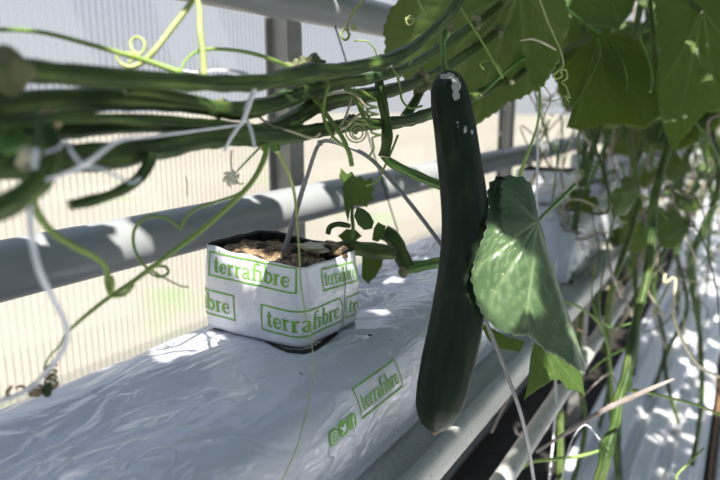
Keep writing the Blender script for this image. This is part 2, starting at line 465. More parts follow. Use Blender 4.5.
# ribbed white sheets on the aisle side (low trays laid end to end with lengthwise folds)
def rib(x, y):
    u = (x + .02 * math.sin(y * 1.3)) / .082
    f = u - math.floor(u)
    h = .032 * max(0, min(1, (min(f, 1 - f) - .10) * 7))
    return FZ + h + .004 * noise.noise(Vector((x * 9, y * 2.5, 0)))
sh = flatgrid('floor_sheet', -.31, -.01, -1.0, 13.5, 110, 220, rib, 'ground_film')
o = sh; o.modifiers.new('s', 'SOLIDIFY').thickness = .002
tag(sh, 'white ribbed floor sheet with lengthwise folds at the right of the row', 'floor sheet')
o = flatgrid('floor_sheet', .014, 1.4, -1.0, 13.5, 60, 160, lambda x, y: FZ - .012 + .008 * noise.noise(Vector((x * 5, y * 2, 4))), 'ground_film')
o.modifiers.new('s', 'SOLIDIFY').thickness = .002
tag(o, 'white walkway sheet at the far right edge beyond the rusty rail', 'floor sheet')
rl = long_tube('floor_rail', .004, FZ - .006, .006, -1, 13.5, 'rust', sides=14)
tag(rl, 'rusty brown rail along the right edge of the ribbed white sheet', 'rail')

# ================================================================== GROW BAGS
PROF = [(-.43, -.094), (-.452, -.085), (-.456, -.055), (-.450, -.018), (-.438, -.004), (-.41, .0), (-.37, .0005), (-.33, .0), (-.295, -.001), (-.275, -.006), (-.2600, -.015), (-.2520, -.027), (-.2475, -.042), (-.2455, -.060), (-.2450, -.082), (-.252, -.095), (-.30, -.0965), (-.38, -.0965)]
def slab(y0, y1, seed, amp):
    pr, _ = catmull([Vector((a, b, 0)) for a, b in PROF] + [Vector((*PROF[0], 0))], [0] * (len(PROF) + 1), 7)
    pr = pr[:-1]; n = len(pr); bm = bmesh.new(); prev = None
    ny = int((y1 - y0) / .0055)
    for j in range(ny + 1):
        t = j / ny; y = y0 + (y1 - y0) * t
        e = min(t, 1 - t) * (y1 - y0)
        k = min(1, (e / .075)) ** .55 if e < .075 else 1
        ring = []
        for i, p in enumerate(pr):
            q = Vector((p.x, y, p.y)); bot = q.z < -.09
            N = Vector((q.x + .345, 0, (q.z + .047) * 2)).normalized()
            w = noise.noise(Vector((q.x * 9, y * 7, q.z * 9 + seed))) * 1.2
            w += .6 * abs(noise.noise(Vector((q.x * 22 + 3 * w, y * 14, q.z * 22 + seed * 2))))
            w += .35 * abs(noise.noise(Vector((q.x * 60, y * 34 + q.x * 40, q.z * 60))))
            dmp = 1.0
            if seed == 1 and -.45 < q.x < -.28 and .36 < y < .56: dmp = .35   # pressed flat under the block
            if not bot: q += N * (w * amp * dmp)
            q.z = -.0965 + (q.z + .0965) * (.06 + .94 * k) if not bot else q.z
            ring.append(bm.verts.new(q))
        if prev:
            for i in range(n): bm.faces.new((prev[i], prev[(i + 1) % n], ring[(i + 1) % n], ring[i]))
        else: bm.faces.new(ring[::-1])
        prev = ring
    bm.faces.new(prev)
    return bm
ys = [(-.35, 1.03), (1.09, 2.1), (2.16, 3.2), (3.26, 4.3), (4.36, 5.4), (5.46, 6.5)]
lab = ['glossy white printed plastic grow bag in the foreground carrying the small printed block', 'crumpled white grow bag directly behind the foreground bag, seen left of the cucumber', 'white grow bag third along the gutter, blurred behind the big hanging leaf', 'white grow bag fourth along the gutter, blurred in the distance', 'white grow bag fifth along the gutter, blurred in the distance', 'white grow bag farthest along the gutter']
bags = []
for i, (a, b) in enumerate(ys):
    r = empty('grow_bag', (-.345, (a + b) / 2, -.0965))
    tag(r, lab[i], 'grow bag', 'white grow bags along the gutter')
    o = ob('plastic_sleeve', slab(a, b, i + 1, .0016 if i == 0 else .008), 'slab_film', r)
    bags.append((r, o))

# ---- lettering --------------------------------------------------------
def arc(cx, cy, rx, ry, a0, a1, n=12):
    return [(cx + rx * math.cos(math.radians(a0 + (a1 - a0) * k / n)), cy + ry * math.sin(math.radians(a0 + (a1 - a0) * k / n))) for k in range(n + 1)]
GL = {  # glyph: (advance, [(points, widths)])   x-height .62, ascender 1
 't': (.42, [([(.19, .84), (.19, .12), (.27, .04), (.40, .08)], [.10, .15, .12, .05]), ([(.02, .60), (.38, .60)], [.06, .06])]),
 'e': (.55, [(arc(.29, .31, .20, .27, 355, 180) + arc(.29, .31, .20, .27, 180, 40)[0:][::1], None), ([(.12, .34), (.48, .34)], [.06, .06])]),
 'r': (.47, [([(.16, .60), (.16, .03)], [.15, .15]), ([(.02, .59), (.16, .59)], [.06, .06]), ([(.02, .03), (.32, .03)], [.06, .06]), (arc(.33, .42, .15, .16, 160, 60, 6), [.07, .08, .09, .10, .11, .13, .14])]),
 'a': (.56, [([(.06, .50), (.12, .58), (.25, .61), (.36, .54), (.38, .42), (.38, .12), (.43, .03), (.53, .03)], [.11, .08, .07, .12, .15, .15, .10, .05]), ([(.36, .37), (.22, .33), (.11, .25), (.09, .14), (.16, .04), (.27, .04), (.37, .14)], [.05, .08, .12, .14, .10, .07, .05])]),
 'f': (.40, [([(.17, .03), (.17, .76), (.23, .93), (.36, .97), (.48, .90)], [.15, .15, .12, .08, .12]), ([(.02, .60), (.44, .60)], [.06, .06]), ([(.03, .03), (.33, .03)], [.06, .06])]),
 'i': (.33, [([(.16, .60), (.16, .03)], [.15, .15]), ([(.02, .59), (.16, .59)], [.06, .06]), ([(.02, .03), (.31, .03)], [.06, .06])]),
 'b': (.60, [([(.15, .98), (.15, .03)], [.14, .14]), ([(.01, .97), (.15, .97)], [.06, .06]), (arc(.30, .31, .20, .27, 150, -150, 16), [.05, .06, .08, .10, .12, .13, .14, .15, .15, .15, .14, .13, .12, .10, .08, .06, .05])]),
}
GL['e'] = (.55, [(arc(.29, .31, .20, .27, 10, 340, 18), [.05, .07, .08, .08, .08, .10, .12, .14, .15, .15, .15, .14, .12, .10, .09, .08, .07, .06, .05]), ([(.12, .34), (.48, .34)], [.06, .06])])
def strip(bm, pts, ws, put):
    pts = [Vector(p) for p in pts]
    P2, W2 = [], []
    for i in range(len(pts) - 1):           # finer so that it follows the surface
        k = max(1, int((pts[i + 1] - pts[i]).length / .12))
        for j in range(k): P2.append(pts[i].lerp(pts[i + 1], j / k)); W2.append(ws[i] * (1 - j / k) + ws[i + 1] * j / k)
    P2.append(pts[-1]); W2.append(ws[-1]); prev = None
    for i, p in enumerate(P2):
        d = P2[min(i + 1, len(P2) - 1)] - P2[max(i - 1, 0)]
        nrm = Vector((-d.y, d.x)).normalized() * (W2[i] / 2)
        a, b = put(*(p + nrm)), put(*(p - nrm))
        cur = None if a is None or b is None else (bm.verts.new(a), bm.verts.new(b))
        if prev and cur: bm.faces.new((prev[0], prev[1], cur[1], cur[0]))
        prev = cur
def word(bm, text, w, h, put, x0=0, tight=1.0):
    """text spread over width w with letter height h (ascender); put(u, v) in metres"""
    tot = sum(GL[c][0] for c in text); s = w / tot
    x = x0
    for c in text:
        adv, sts = GL[c]
        for pts, ws in sts: strip(bm, [(a, b) for a, b in pts], ws, lambda u, v, x=x: put(x + u * s, v * h))
        x += adv * s
def frame(bm, w, h, t, put, cut0=0, cut1=0, notch=0):
    S = lambda pts: strip2(bm, pts, t, put)
    a = 0 if not cut0 else cut0; b = w - cut1
    S([(a, 0), (b, 0)]); S([(a, h), (b - notch, h)])
    if not cut0: S([(0, -t / 2), (0, h + t / 2)])
    if not cut1:
        if notch: S([(b - notch, h), (b, h * .55)]); S([(b, h * .6), (b - notch * .4, -t / 2)])
        else: S([(b, -t / 2), (b, h + t / 2)])
def strip2(bm, pts, t, put):
    L = (Vector(pts[1]) - Vector(pts[0])).length; k = max(2, int(L / .002)); prev = None
    d = (Vector(pts[1]) - Vector(pts[0])).normalized(); nrm = Vector((-d.y, d.x)) * t / 2
    for i in range(k + 1):
        p = Vector(pts[0]).lerp(Vector(pts[1]), i / k); a, b = put(*(p + nrm)), put(*(p - nrm))
        cur = None if a is None or b is None else (bm.verts.new(a), bm.verts.new(b))
        if prev and cur: bm.faces.new((prev[0], prev[1], cur[1], cur[0]))
        prev = cur

# print on the grow bag's front, projected on its surface
from mathutils.bvhtree import BVHTree
def bvh(o):
    b = bmesh.new(); b.from_mesh(o.data); b.transform(o.matrix_world); t = BVHTree.FromBMesh(b); b.free(); return t
bpy.context.view_layer.update()
T0 = bvh(bags[0][1])
def on_front(y, z):
    h = T0.ray_cast(Vector((0, y, z)), Vector((-1, 0, 0)))
    return None if h[0] is None else h[0] + Vector((.0007, 0, 0))
y0, y1, z0, z1 = .4130, .4850, -.0425, -.0185
bm = bmesh.new(); W, H = y1 - y0, z1 - z0
put = lambda u, v: on_front(y0 + u, z0 + v)
frame(bm, W, H, .0013, put); word(bm, 'terrafibre', W * .90, H * .62, put2 := (lambda u, v: on_front(y0 + W * .05 + u, z0 + H * .2 + v)))
o = ob('printed_name', bm, 'print_green', bags[0][0], False)
def tile(yc, zc, s, kind):
    put = lambda u, v: on_front(yc + u * s, zc + v * s)
    put3 = lambda u, v: (lambda q: None if q is None else q + Vector((.0004, 0, 0)))(put(u, v))
    bm = bmesh.new(); n = 6; R = .2
    grid = [[None] * (n + 1) for _ in range(n + 1)]
    for j in range(n + 1):
        for i in range(n + 1):
            u, v = i / n - .5, j / n - .5
            m = max(abs(u), abs(v)); l = math.hypot(u, v)
            if l > .6: u, v = u * .6 / l, v * .6 / l
            grid[j][i] = bm.verts.new(put(u, v))
    for j in range(n):
        for i in range(n): bm.faces.new((grid[j][i], grid[j][i + 1], grid[j + 1][i + 1], grid[j + 1][i]))
    t = ob('printed_icon', bm, 'print_green', bags[0][0], False)
    bm = bmesh.new()
    def S(pts, w): strip(bm, pts, w if isinstance(w, list) else [w] * len(pts), put3)
    if kind == 'camera':
        S(arc(0, 0, .33, .33, 0, 360, 4)[0:0] + [(-.22, -.34), (.22, -.34), (.34, -.22), (.34, .22), (.22, .34), (-.22, .34), (-.34, .22), (-.34, -.22), (-.22, -.34)], .07)
        S(arc(0, 0, .17, .17, 0, 360, 14), .07); S([(.19, .22), (.25, .22)], .06)
    elif kind == 'bird':
        S([(-.34, -.24), (-.15, -.22), (.05, -.12), (.17, .05), (.18, .18), (.36, .22)], [.03, .12, .30, .34, .20, .03])
        S([(-.34, .24), (-.16, .06), (.08, -.02)], [.03, .20, .24])
    else:
        S([(.10, -.46), (.10, .18), (.16, .30), (.30, .31)], [.15, .15, .14, .12]); S([(-.06, .04), (.28, .04)], .11)
    ob('icon_mark', bm, 'print_white', t, False)
tile(.3714, -.0392, .0116, 'camera'); tile(.3848, -.0382, .0116, 'bird'); tile(.3980, -.0382, .0116, 'letter')

# ================================================================== PROPAGATION BLOCK
def make_block(root, X0, X1, Y0, Y1, topz, z0, labels, seed, full=True):
    R = .013
    def per(s):
        """position and outward normal on the rounded-square perimeter; s = 0 at the front left corner, running along the front"""
        w, d = X1 - X0, Y1 - Y0; A = R * PI / 2; fx, fy = w - 2 * R, d - 2 * R
        tot = 2 * (fx + fy) + 4 * A; s = (s - R) % tot
        segs = [(fx, 'l', (X0 + R, Y0), (1, 0)), (A, 'c', (X1 - R, Y0 + R), -90), (fy, 'l', (X1, Y0 + R), (0, 1)), (A, 'c', (X1 - R, Y1 - R), 0),
                (fx, 'l', (X1 - R, Y1), (-1, 0)), (A, 'c', (X0 + R, Y1 - R), 90), (fy, 'l', (X0, Y1 - R), (0, -1)), (A, 'c', (X0 + R, Y0 + R), 180)]
        for L, k, p, q in segs:
            if s <= L + 1e-9:
                if k == 'l': return Vector((p[0] + q[0] * s, p[1] + q[1] * s, 0)), Vector((q[1], -q[0], 0))
                a = math.radians(q + 90 * s / L); n = Vector((math.cos(a), math.sin(a), 0))
                return Vector((p[0], p[1], 0)) + n * R, n
            s -= L
        return Vector((X0 + R, Y0, 0)), Vector((0, -1, 0))
    w, d = X1 - X0, Y1 - Y0; tot = 2 * (w + d) - 8 * R + 2 * PI * R
    def crump(p, z): return .0016 * noise.noise(Vector((p.x * 30, p.y * 30, z * 22 + seed))) + .0007 * noise.noise(Vector((p.x * 90, p.y * 90, z * 60)))
    def surf(s, z, off=0):
        p, n = per(s); t = (z - z0) / .07
        o = crump(p, z) + .0025 * math.sin(PI * max(0, min(1, t))) + off - .0015 * t
        return Vector((p.x, p.y, z)) + n * o
    def top(s):
        p, n = per(s); return topz(p.x, p.y) + .0016 * noise.noise(Vector((p.x * 50, p.y * 50, seed)))
    def bot(s):
        p, n = per(s); lift = .0022 * max(0, noise.noise(Vector((p.x * 35, p.y * 35, seed + 5))) + .25)
        return z0 + .0006 + lift
    bm = bmesh.new(); NS, NZ = (200, 24) if full else (60, 8)
    def skin(off, mi, flip):
        g = []
        for j in range(NZ + 1):
            row = []
            for i in range(NS):
                s = tot * i / NS; a, b = bot(s), top(s); row.append(bm.verts.new(surf(s, a + (b - a) * j / NZ, off)))
            g.append(row)
        for j in range(NZ):
            for i in range(NS):
                f = (g[j][i], g[j][(i + 1) % NS], g[j + 1][(i + 1) % NS], g[j + 1][i])
                bm.faces.new(f[::-1] if flip else f).material_index = mi
        return g
    a = skin(0, 0, False); b = skin(-.0007, 1, True)
    for i in range(NS):
        k = (i + 1) % NS
        bm.faces.new((a[NZ][i], a[NZ][k], b[NZ][k], b[NZ][i])).material_index = 0
        bm.faces.new((a[0][k], a[0][i], b[0][i], b[0][k])).material_index = 0
    ob('plastic_wrapper', bm, ['wrap_film', 'black_film'], root)
    # coir: lumpy fill
    bm = bmesh.new(); n = 64 if full else 16; g = []
    for j in range(n + 1):
        row = []
        for i in range(n + 1):
            u, v = i / n * 2 - 1, j / n * 2 - 1
            # square to rounded square
            x = (X0 + X1) / 2 + u * (w / 2 - .0022) ; y = (Y0 + Y1) / 2 + v * (d / 2 - .0022)
            cx = max(X0 + R, min(X1 - R, x)); cy = max(Y0 + R, min(Y1 - R, y)); q = Vector((x - cx, y - cy))
            if q.length > R - .002: q = q.normalized() * (R - .002); x, y = cx + q.x, cy + q.y
            z = topz(x, y) - .004 - .006 * max(0, v) ** 2 - .004 * max(0, -u) ** 3
            z += .0055 * noise.noise(Vector((x * 45, y * 45, seed))) + .003 * noise.noise(Vector((x * 130, y * 130, seed))) + .0015 * noise.noise(Vector((x * 400, y * 400, 0)))
            row.append(bm.verts.new((x, y, z)))
        g.append(row)
    for j in range(n):
        for i in range(n): bm.faces.new((g[j][i], g[j][i + 1], g[j + 1][i + 1], g[j + 1][i]))
    edge = [g[0][i] for i in range(n)] + [g[j][n] for j in range(n)] + [g[n][n - i] for i in range(n)] + [g[n - j][0] for j in range(n)]
    low = [bm.verts.new((v.co.x, v.co.y, z0 + .0008)) for v in edge]
    for i in range(len(edge)): k = (i + 1) % len(edge); bm.faces.new((edge[k], edge[i], low[i], low[k]))
    bm.faces.new(low)
    ob('coir_substrate', bm, 'coir', root, True)
    for (s0, w_, zz0, h, slope, c0, c1, notch, txt) in labels:
        bm = bmesh.new()
        put = lambda u, v: surf(s0 + u, zz0 + v - slope * u, .0006)
        def clip(u, v):
            return None if (u < c0 - .0006 or u > w_ - c1 + .0006) else put(u, v)
        frame(bm, w_, h, .0014, put, c0, c1, notch)
        word(bm, 'terrafibre', w_ * .90, h * .74, lambda u, v: clip(u + w_ * .05, v + h * .17))
        ob('printed_name', bm, 'print_green', root, False)
    return surf
blk = empty('propagation_block', (-.37, .467, 0))
tag(blk, 'square white wrapped block of brown coir with green print on the foreground bag', 'plant block')
topz = lambda x, y: .0765 - .075 * (x + .36) - .02 * (y - .46)
surf = make_block(blk, -.4286, -.3105, .4195, .5165, topz, .0012, [
    (.0125, .0990, .0545, .0215, .028, 0, 0, 0, ''),
    (.0745, .0990, .0130, .0230, .02, 0, 0, .006, ''),
    (.1430, .0560, .0475, .0190, .07, 0, 0, .004, ''),
    (-.056, .0990, .0185, .0235, .03, .045, 0, 0, ''),
    (.1795, .0990, .0110, .0205, .07, 0, .058, 0, '')], 3)
# black crease where the wrapper overlaps on the right face
bm = bmesh.new()
pts = [(.1755, .062), (.1750, .052), (.1762, .043), (.1742, .033), (.1750, .022), (.1735, .012), (.1742, .004)]
for i in range(len(pts) - 1):
    for a, b in ((pts[i], pts[i + 1]),):
        q = [surf(a[0], a[1], .0008), surf(a[0] + .0012, a[1], .0008), surf(b[0] + .0012, b[1], .0008), surf(b[0], b[1], .0008)]
        bm.faces.new([bm.verts.new(v) for v in q])
ob('overlap_seam', bm, 'black_film', blk, False)
# slit in the bag under the block's near corner, brown coir showing
bm = bmesh.new()
cut = [(-.352, .4135), (-.335, .4095), (-.318, .4075), (-.304, .4130), (-.299, .425), (-.300, .45), (-.302, .475)]
prev = None
for i, (x, y) in enumerate(cut):
    wv = .0030 * math.sin(PI * i / (len(cut) - 1)) + .0008
    c = Vector((-.37, .467, 0)); d = (Vector((x, y, 0)) - c).normalized()
    cur = []
    for q in (Vector((x, y, 0)) - d * .012, Vector((x, y, 0)) - d * .0078 + d * wv):
        h = T0.ray_cast(q + Vector((0, 0, .2)), Vector((0, 0, -1))); cur.append(bm.verts.new(h[0] + Vector((0, 0, .0006))))
    if prev: bm.faces.new((prev[0], prev[1], cur[1], cur[0]))
    prev = cur
ob('cut_slit', bm, 'dark_soil', bags[0][0], False)
lump('drain_hole', Vector((-.283, .487, -.001)), .0022, 'black_film', bags[0][0], .1, 90, 2, (1, 1, .35))

# other blocks further along
for i, (yb, lb) in enumerate(((1.38, 'white wrapped plant block on the second grow bag, hidden mostly by the cucumber'), (1.86, 'white wrapped plant block at the far end of the second grow bag'), (2.45, 'white wrapped plant block on the third grow bag, blurred between the stems'), (2.95, 'white wrapped plant block near the far end of the third grow bag'))):
    r = empty('propagation_block', (-.36, yb, 0)); tag(r, lb, 'plant block', 'distant wrapped plant blocks')
    make_block(r, -.42, -.31, yb - .05, yb + .05, lambda x, y: .072, .004, [], i + 9, False)

# ================================================================== IRRIGATION TUBE
dr = empty('drip_stake', P(286, 246, .60))
tag(dr, 'thin grey drip tube staked in the coir block and falling behind the cucumber', 'irrigation tube')
tube('stake', [P(284, 252, .605), P(293, 222, .60), (P(306, 178, .59))], [.0028, .0026, .0022], 'tube_grey', dr, sides=12)
tube('tube', [P(303, 190, .592), P(313, 158, .585), P(318, 146, .583), P(324, 141, .582), P(334, 142, .58), P(352, 148, .58), P(372, 160, .58), P(396, 186, .58), P(420, 216, .58), P(440, 243, .58), P(462, 275, .58), P(482, 312, .58), P(502, 362, .59), P(518, 405, .60), P(527, 440, .62), P(533, 475, .65), P(536, 500, .68)], .0019, 'tube_grey', dr, sides=10)
lump('joint', P(320, 143, .582), .0030, 'tube_grey', dr, .1, 90, 2)

# ================================================================== CUCUMBER
cuc = empty('cucumber', P(447, 72, .53))
tag(cuc, 'long dark green cucumber with pale scars near its top, hanging from the vine', 'cucumber')
sp = [(446, 71, 1), (446.5, 73.5, 8), (447.5, 79, 14), (449, 90, 18.5), (451, 105, 20.3), (455, 128, 21.3), (458.5, 155, 22.2), (463, 190, 23.3), (466, 225, 24.4), (465, 260, 25.8), (461, 295, 26.8), (455, 330, 27.2), (448, 362, 27.2), (442, 390, 26.0), (438, 408, 23.2), (436, 420, 18.0), (435, 428, 10.5), (434.6, 431.5, 4), (434.5, 432.3, .8)]
def dcu(y): return .535 - .035 * ((y - 70) / 360)
pts = [P(x, y, dcu(y)) for x, y, w in sp]; rad = [w * dcu(y) / F * .99 for x, y, w in sp]
pp, rr = catmull(pts, rad, 5)
bm = bmesh.new(); lay = bm.verts.layers.float.new('scar'); prev = None; S = 72
T = (pp[1] - pp[0]).normalized(); N = (CAM - pp[20]); tot = len(pp)
for i, p in enumerate(pp):
    T = (pp[min(i + 1, tot - 1)] - pp[max(i - 1, 0)]).normalized(); N = (N - T * N.dot(T)).normalized(); B = T.cross(N)
    ring = []
    for k in range(S):
        a = 2 * PI * k / S
        q = rr[i] * (1 + .012 * math.cos(10 * a) + .010 * noise.noise(Vector((math.cos(a) * 2, math.sin(a) * 2, i * .12))))
        v = bm.verts.new(p + N * math.cos(a) * q + B * math.sin(a) * q)
        X_, Y_, D_ = proj(v.co); sc = 0
        for (sx, sy, rx, ry, st) in ((448, 76, 11, 4, .80), (456, 84, 6, 10, .84), (457, 96, 5, 7, .70), (458, 124, 3.0, 5, .76), (465, 129, 3, 4.5, .76), (472, 131, 2, 4, .70), (462, 110, 2, 3, .5)):
            e = ((X_ - sx) / rx) ** 2 + ((Y_ - sy) / ry) ** 2
            if math.cos(a) > 0: sc = max(sc, st * math.exp(-e * .8))
        v[lay] = sc; ring.append(v)
    if prev:
        for k in range(S): bm.faces.new((prev[k], prev[(k + 1) % S], ring[(k + 1) % S], ring[k]))
    else: bm.faces.new(ring[::-1])
    prev = ring
bm.faces.new(prev)
ob('fruit', bm, 'cucumber_skin', cuc)
stem('fruit_stalk', [P(446.5, 76, .533), P(444.5, 66, .534), P(443, 54, .536), P(443, 42, .54), P(446, 33, .545)], [.0036, .0026, .0024, .0026, .0036], cuc, 'stem_light')
lump('blossom_scar', P(434.6, 432, dcu(431)), .0022, 'dry_brown', cuc, .3, 200, 2)

# ================================================================== VINES OF THE BUNDLE
def xlerp(a, b, t): return a + (b - a) * t
def vine_pts(l, Xl, Xr):
    """points on a plane that drifts from Xl (left) to Xr (right)"""
    x0, x1 = l[0][0], l[-1][0]; out = []
    for q in l:
        t = (q[0] - x0) / (x1 - x0); out.append(PX(q[0], q[1], xlerp(Xl, Xr, t)))
    return out
def node(x, y, X, r, parent):
    lump('node', PX(x, y, X), r * 1.15, 'node_pale', parent, .8, 260, 4, (1, .8, 1))
v1 = empty('cucumber_vine', PX(300, 72, -.27))
tag(v1, 'uppermost thick vine stem of the bundle, rising above the cucumber', 'vine', 'vine stems laid side by side')
stem('stem', vine_pts([(-30, 60), (30, 70), (100, 76), (170, 81), (235, 83), (262, 82), (288, 77), (312, 72), (340, 70), (384, 61), (413, 48), (440, 25), (458, 2), (468, -25), (474, -60)], -.268, -.232), [.0052, .0048, .0047, .0045, .0045, .0046, .0052, .0058, .0045, .0046, .0044, .0044, .0044, .0044, .0044], v1)
node(296, 73, -.264, .0062, v1); node(313, 68, -.262, .0070, v1); node(383, 62, -.254, .005, v1); node(447, 30, -.24, .0045, v1)
v2 = empty('cucumber_vine', PX(280, 104, -.28))
tag(v2, 'second vine stem of the bundle, just below the uppermost one', 'vine', 'vine stems laid side by side')
stem('stem', vine_pts([(-30, 106), (0, 104), (50, 101), (110, 99), (180, 102), (222, 109), (245, 110), (275, 103), (305, 92), (340, 83), (376, 77), (410, 66), (442, 46), (475, 24), (500, 4), (520, -25)], -.280, -.262), [.0056, .0056, .0056, .0055, .0055, .0054, .0052, .0056, .0062, .0046, .0042, .004, .004, .004, .004, .004], v2)
node(308, 90, -.276, .0072, v2); node(476, 23, -.262, .005, v2); node(222, 108, -.278, .005, v2)
v3 = empty('cucumber_vine', PX(280, 125, -.29))
tag(v3, 'third vine stem of the bundle, passing behind the cucumber top', 'vine', 'vine stems laid side by side')
stem('stem', vine_pts([(-30, 137), (13, 134), (60, 129), (110, 125), (165, 124), (220, 128), (255, 133), (285, 124), (318, 106), (350, 98), (385, 92), (418, 82), (442, 70), (472, 50), (497, 32), (520, 12), (545, -15)], -.292, -.262), [.0052, .005, .005, .005, .0045, .0045, .0052, .0056, .0056, .0056, .0055, .005, .0046, .0042, .0042, .004, .004], v3)
node(420, 82, -.27, .0078, v3); node(497, 32, -.264, .0056, v3)
v4 = empty('cucumber_vine', PX(280, 135, -.285))
tag(v4, 'lowest thick vine stem of the bundle, sagging behind the cucumber', 'vine', 'vine stems laid side by side')
stem('stem', vine_pts([(-30, 168), (20, 164), (60, 159), (117, 155), (165, 146), (205, 138), (240, 136), (275, 137), (310, 132), (350, 125), (400, 122), (430, 114), (458, 104), (480, 94), (505, 81), (533, 80), (556, 66), (575, 45)], -.275, -.26), [.006, .006, .006, .0062, .0066, .0062, .006, .0058, .0052, .005, .005, .0055, .0052, .005, .0055, .005, .0045, .004], v4)
node(262, 136, -.276, .006, v4); node(352, 124, -.272, .0055, v4); node(512, 80, -.262, .0065, v4)
v5 = empty('cucumber_vine', PX(100, 115, -.26))
tag(v5, 'short dark vine offshoot lying over the left of the bundle, cut at its end', 'vine', 'vine stems laid side by side')
stem('stem', px([(125, 92, .315), (140, 91, .32), (165, 95, .335), (200, 101, .36), (215, 112, .37)]), [.0016, .0024, .0026, .003, .003], v5)
stem('stem', px([(-20, 128, .25), (20, 122, .26), (60, 118, .28), (110, 118, .31), (160, 121, .34), (235, 126, .385), (262, 128, .41)]), [.0024] * 4 + [.0034, .003, .002], v5)
# cut leaf stalk pieces, parts of their vines
stem('leaf_stalk', px([(378, 66, .535), (379, 82, .532), (382, 100, .53), (386, 122, .528), (387, 140, .527), (384, 157, .527)]), [.0048, .0036, .0038, .0041, .0042, .0046], v1)
stem('leaf_stalk', px([(383, 155, .53), (392, 163, .535), (412, 173, .55), (447, 188, .57)]), [.0030, .0034, .0036, .004], v4, 'stem_light')
stem('leaf_stalk', px([(422, 84, .61), (417, 98, .60), (408, 112, .59), (404, 118, .585)]), [.005, .004, .0042, .0044], v3)
stem('leaf_stalk', px([(152, 152, .325), (148, 166, .325), (137, 180, .32), (115, 193, .31), (92, 200, .30), (69, 205, .292)]), [.0035, .0028, .0026, .0025, .0025, .0026], v4)
stem('leaf_stalk', px([(45, 128, .262), (48, 150, .258), (44, 172, .255), (25, 193, .248), (0, 208, .24), (-30, 222, .235)]), [.0048, .0052, .005, .0044, .004, .004], v4)
stem('leaf_stalk', px([(30, 108, .30), (22, 130, .29), (10, 150, .28), (-20, 165, .26)]), [.004, .0045, .005, .005], v2)
lump('node', P(8, 72, .262), .0085, 'node_pale', v1, .6, 130, 3)
lump('node', P(30, 160, .255), .0052, 'dry_pale', v4, .6, 150, 3)
lump('node', P(8, 140, .27), .008, 'stem_light', v4, .6, 120, 3)
lump('node', P(50, 122, .28), .005, 'dry_brown', v2, .6, 150, 3)
stem('leaf_stalk', px([(262, 147, .405), (258, 136, .41)]), [.002, .0026], v4)
# thin tendril stalks standing at the top
def td(name, pts, r, par, mat='tendril_green', n=5): return tube(name, pts, r, mat, par, sides=7, n=n)
R1, U1 = rt, up
td('tendril', px([(185, -25, .36), (198, 2, .355), (200, 30, .35), (203, 55, .35), (204, 76, .35)]), [.0014, .0016, .0018, .0018, .0022], v1, 'tendril_yellow')
c0 = P(131, 50, .36)
td('tendril', px([(200, -18, .37), (190, 4, .37), (172, 28, .365), (155, 50, .36), (143, 62, .36), (130, 67, .358), (119, 62, .356), (118, 54, .355), (126, 53, .357), (140, 54, .36), (145, 44, .361), (138, 37, .361), (131, 41, .361), (132, 50, .36), (138, 55, .359), (128, 63, .358)]), [.0018, .0018, .0018, .0017, .0017, .0013, .001, .0009, .0009, .0009, .0009, .0009, .0009, .0009, .0009, .0008], v1, 'tendril_yellow')
td('tendril', px([(-15, 30, .30), (20, 30, .31), (50, 34, .32), (85, 43, .33), (120, 53, .34), (150, 62, .35), (182, 73, .355)]), [.0011, .0011, .0012, .0013, .0014, .0016, .002], v1)
td('tendril', px([(180, 70, .36), (186, 60, .365), (196, 52, .37), (212, 49, .38), (240, 51, .39), (268, 58, .40), (298, 71, .415)]), [.0006, .0007, .001, .0011, .0012, .0013, .0017], v1)
# right of centre, sharp ones
td('tendril', px([(312, 68, .455), (319, 74, .452), (328, 83, .45), (326, 92, .448), (323.5, 105, .447), (324.5, 120, .447), (333, 137, .446), (345, 147, .446), (352, 158, .445)]), [.0028, .0022, .0015, .0014, .0014, .0014, .0012, .001, .0008], v1)
td('tendril', px([(309, 92, .46), (320, 106, .458), (330, 119, .456), (341, 135, .454), (349, 152, .453), (352, 166, .452)]), [.0024, .0018, .0017, .0017, .0018, .0018], v2)
cc = P(357, 132, .45)
sp_ = coil(cc, R1, U1, .0096, 2.7, fw * .002, 12, .64, .5)
td('tendril', px([(345, 128, .452), (343, 120, .452)]) [::-1][:1] + sp_, [.0006] * (len(sp_) + 1), v1, 'tendril_yellow', 2)
sp_ = coil(P(371, 100, .45), R1 * 1 + fw * .2, fw * .7 + U1 * .3, .0038, 5, P(371, 106, .45) - P(370, 99, .45), 10, .97)
td('tendril', px([(350, 90, .47), (360, 90, .46), (368, 95, .455)]) + sp_ + px([(372, 138, .45), (374, 148, .452), (368, 158, .455)]), [.0008] * (len(sp_) + 6), v3, 'tendril_green', 2)
td('tendril', px([(345, 88, .47), (352, 92, .468), (358, 100, .465), (362, 112, .462), (368, 124, .46), (378, 128, .458)]), [.0018, .0024, .0028, .002, .0014, .0012], v3, 'tendril_green')
td('tendril', px([(300, 118, .47), (318, 100, .47), (340, 92, .465), (356, 96, .462), (368, 110, .46)]), .0009, v2, 'dry_pale')
td('tendril', px([(324, 132, .47), (344, 128, .468), (355, 118, .466), (365, 112, .464), (370, 120, .463)]), .0011, v4, 'dry_pale')
td('tendril', px([(330, 140, .47), (345, 118, .47), (352, 96, .47)]), .0009, v4, 'dry_pale')
td('tendril', px([(258, 116, .42), (272, 126, .42), (290, 131, .42), (312, 138, .422), (320, 133, .424)]), .0008, v2, 'dry_pale')
td('tendril', px([(384, 62, .53), (396, 74, .54), (400, 88, .545), (402, 100, .545), (410, 108, .55), (422, 106, .56)]), [.001] * 6, v3)
td('tendril', px([(398, 135, .56), (392, 150, .56), (384, 168, .56), (376, 182, .565), (366, 186, .57)]), [.0011, .0011, .001, .001, .0008], v4)
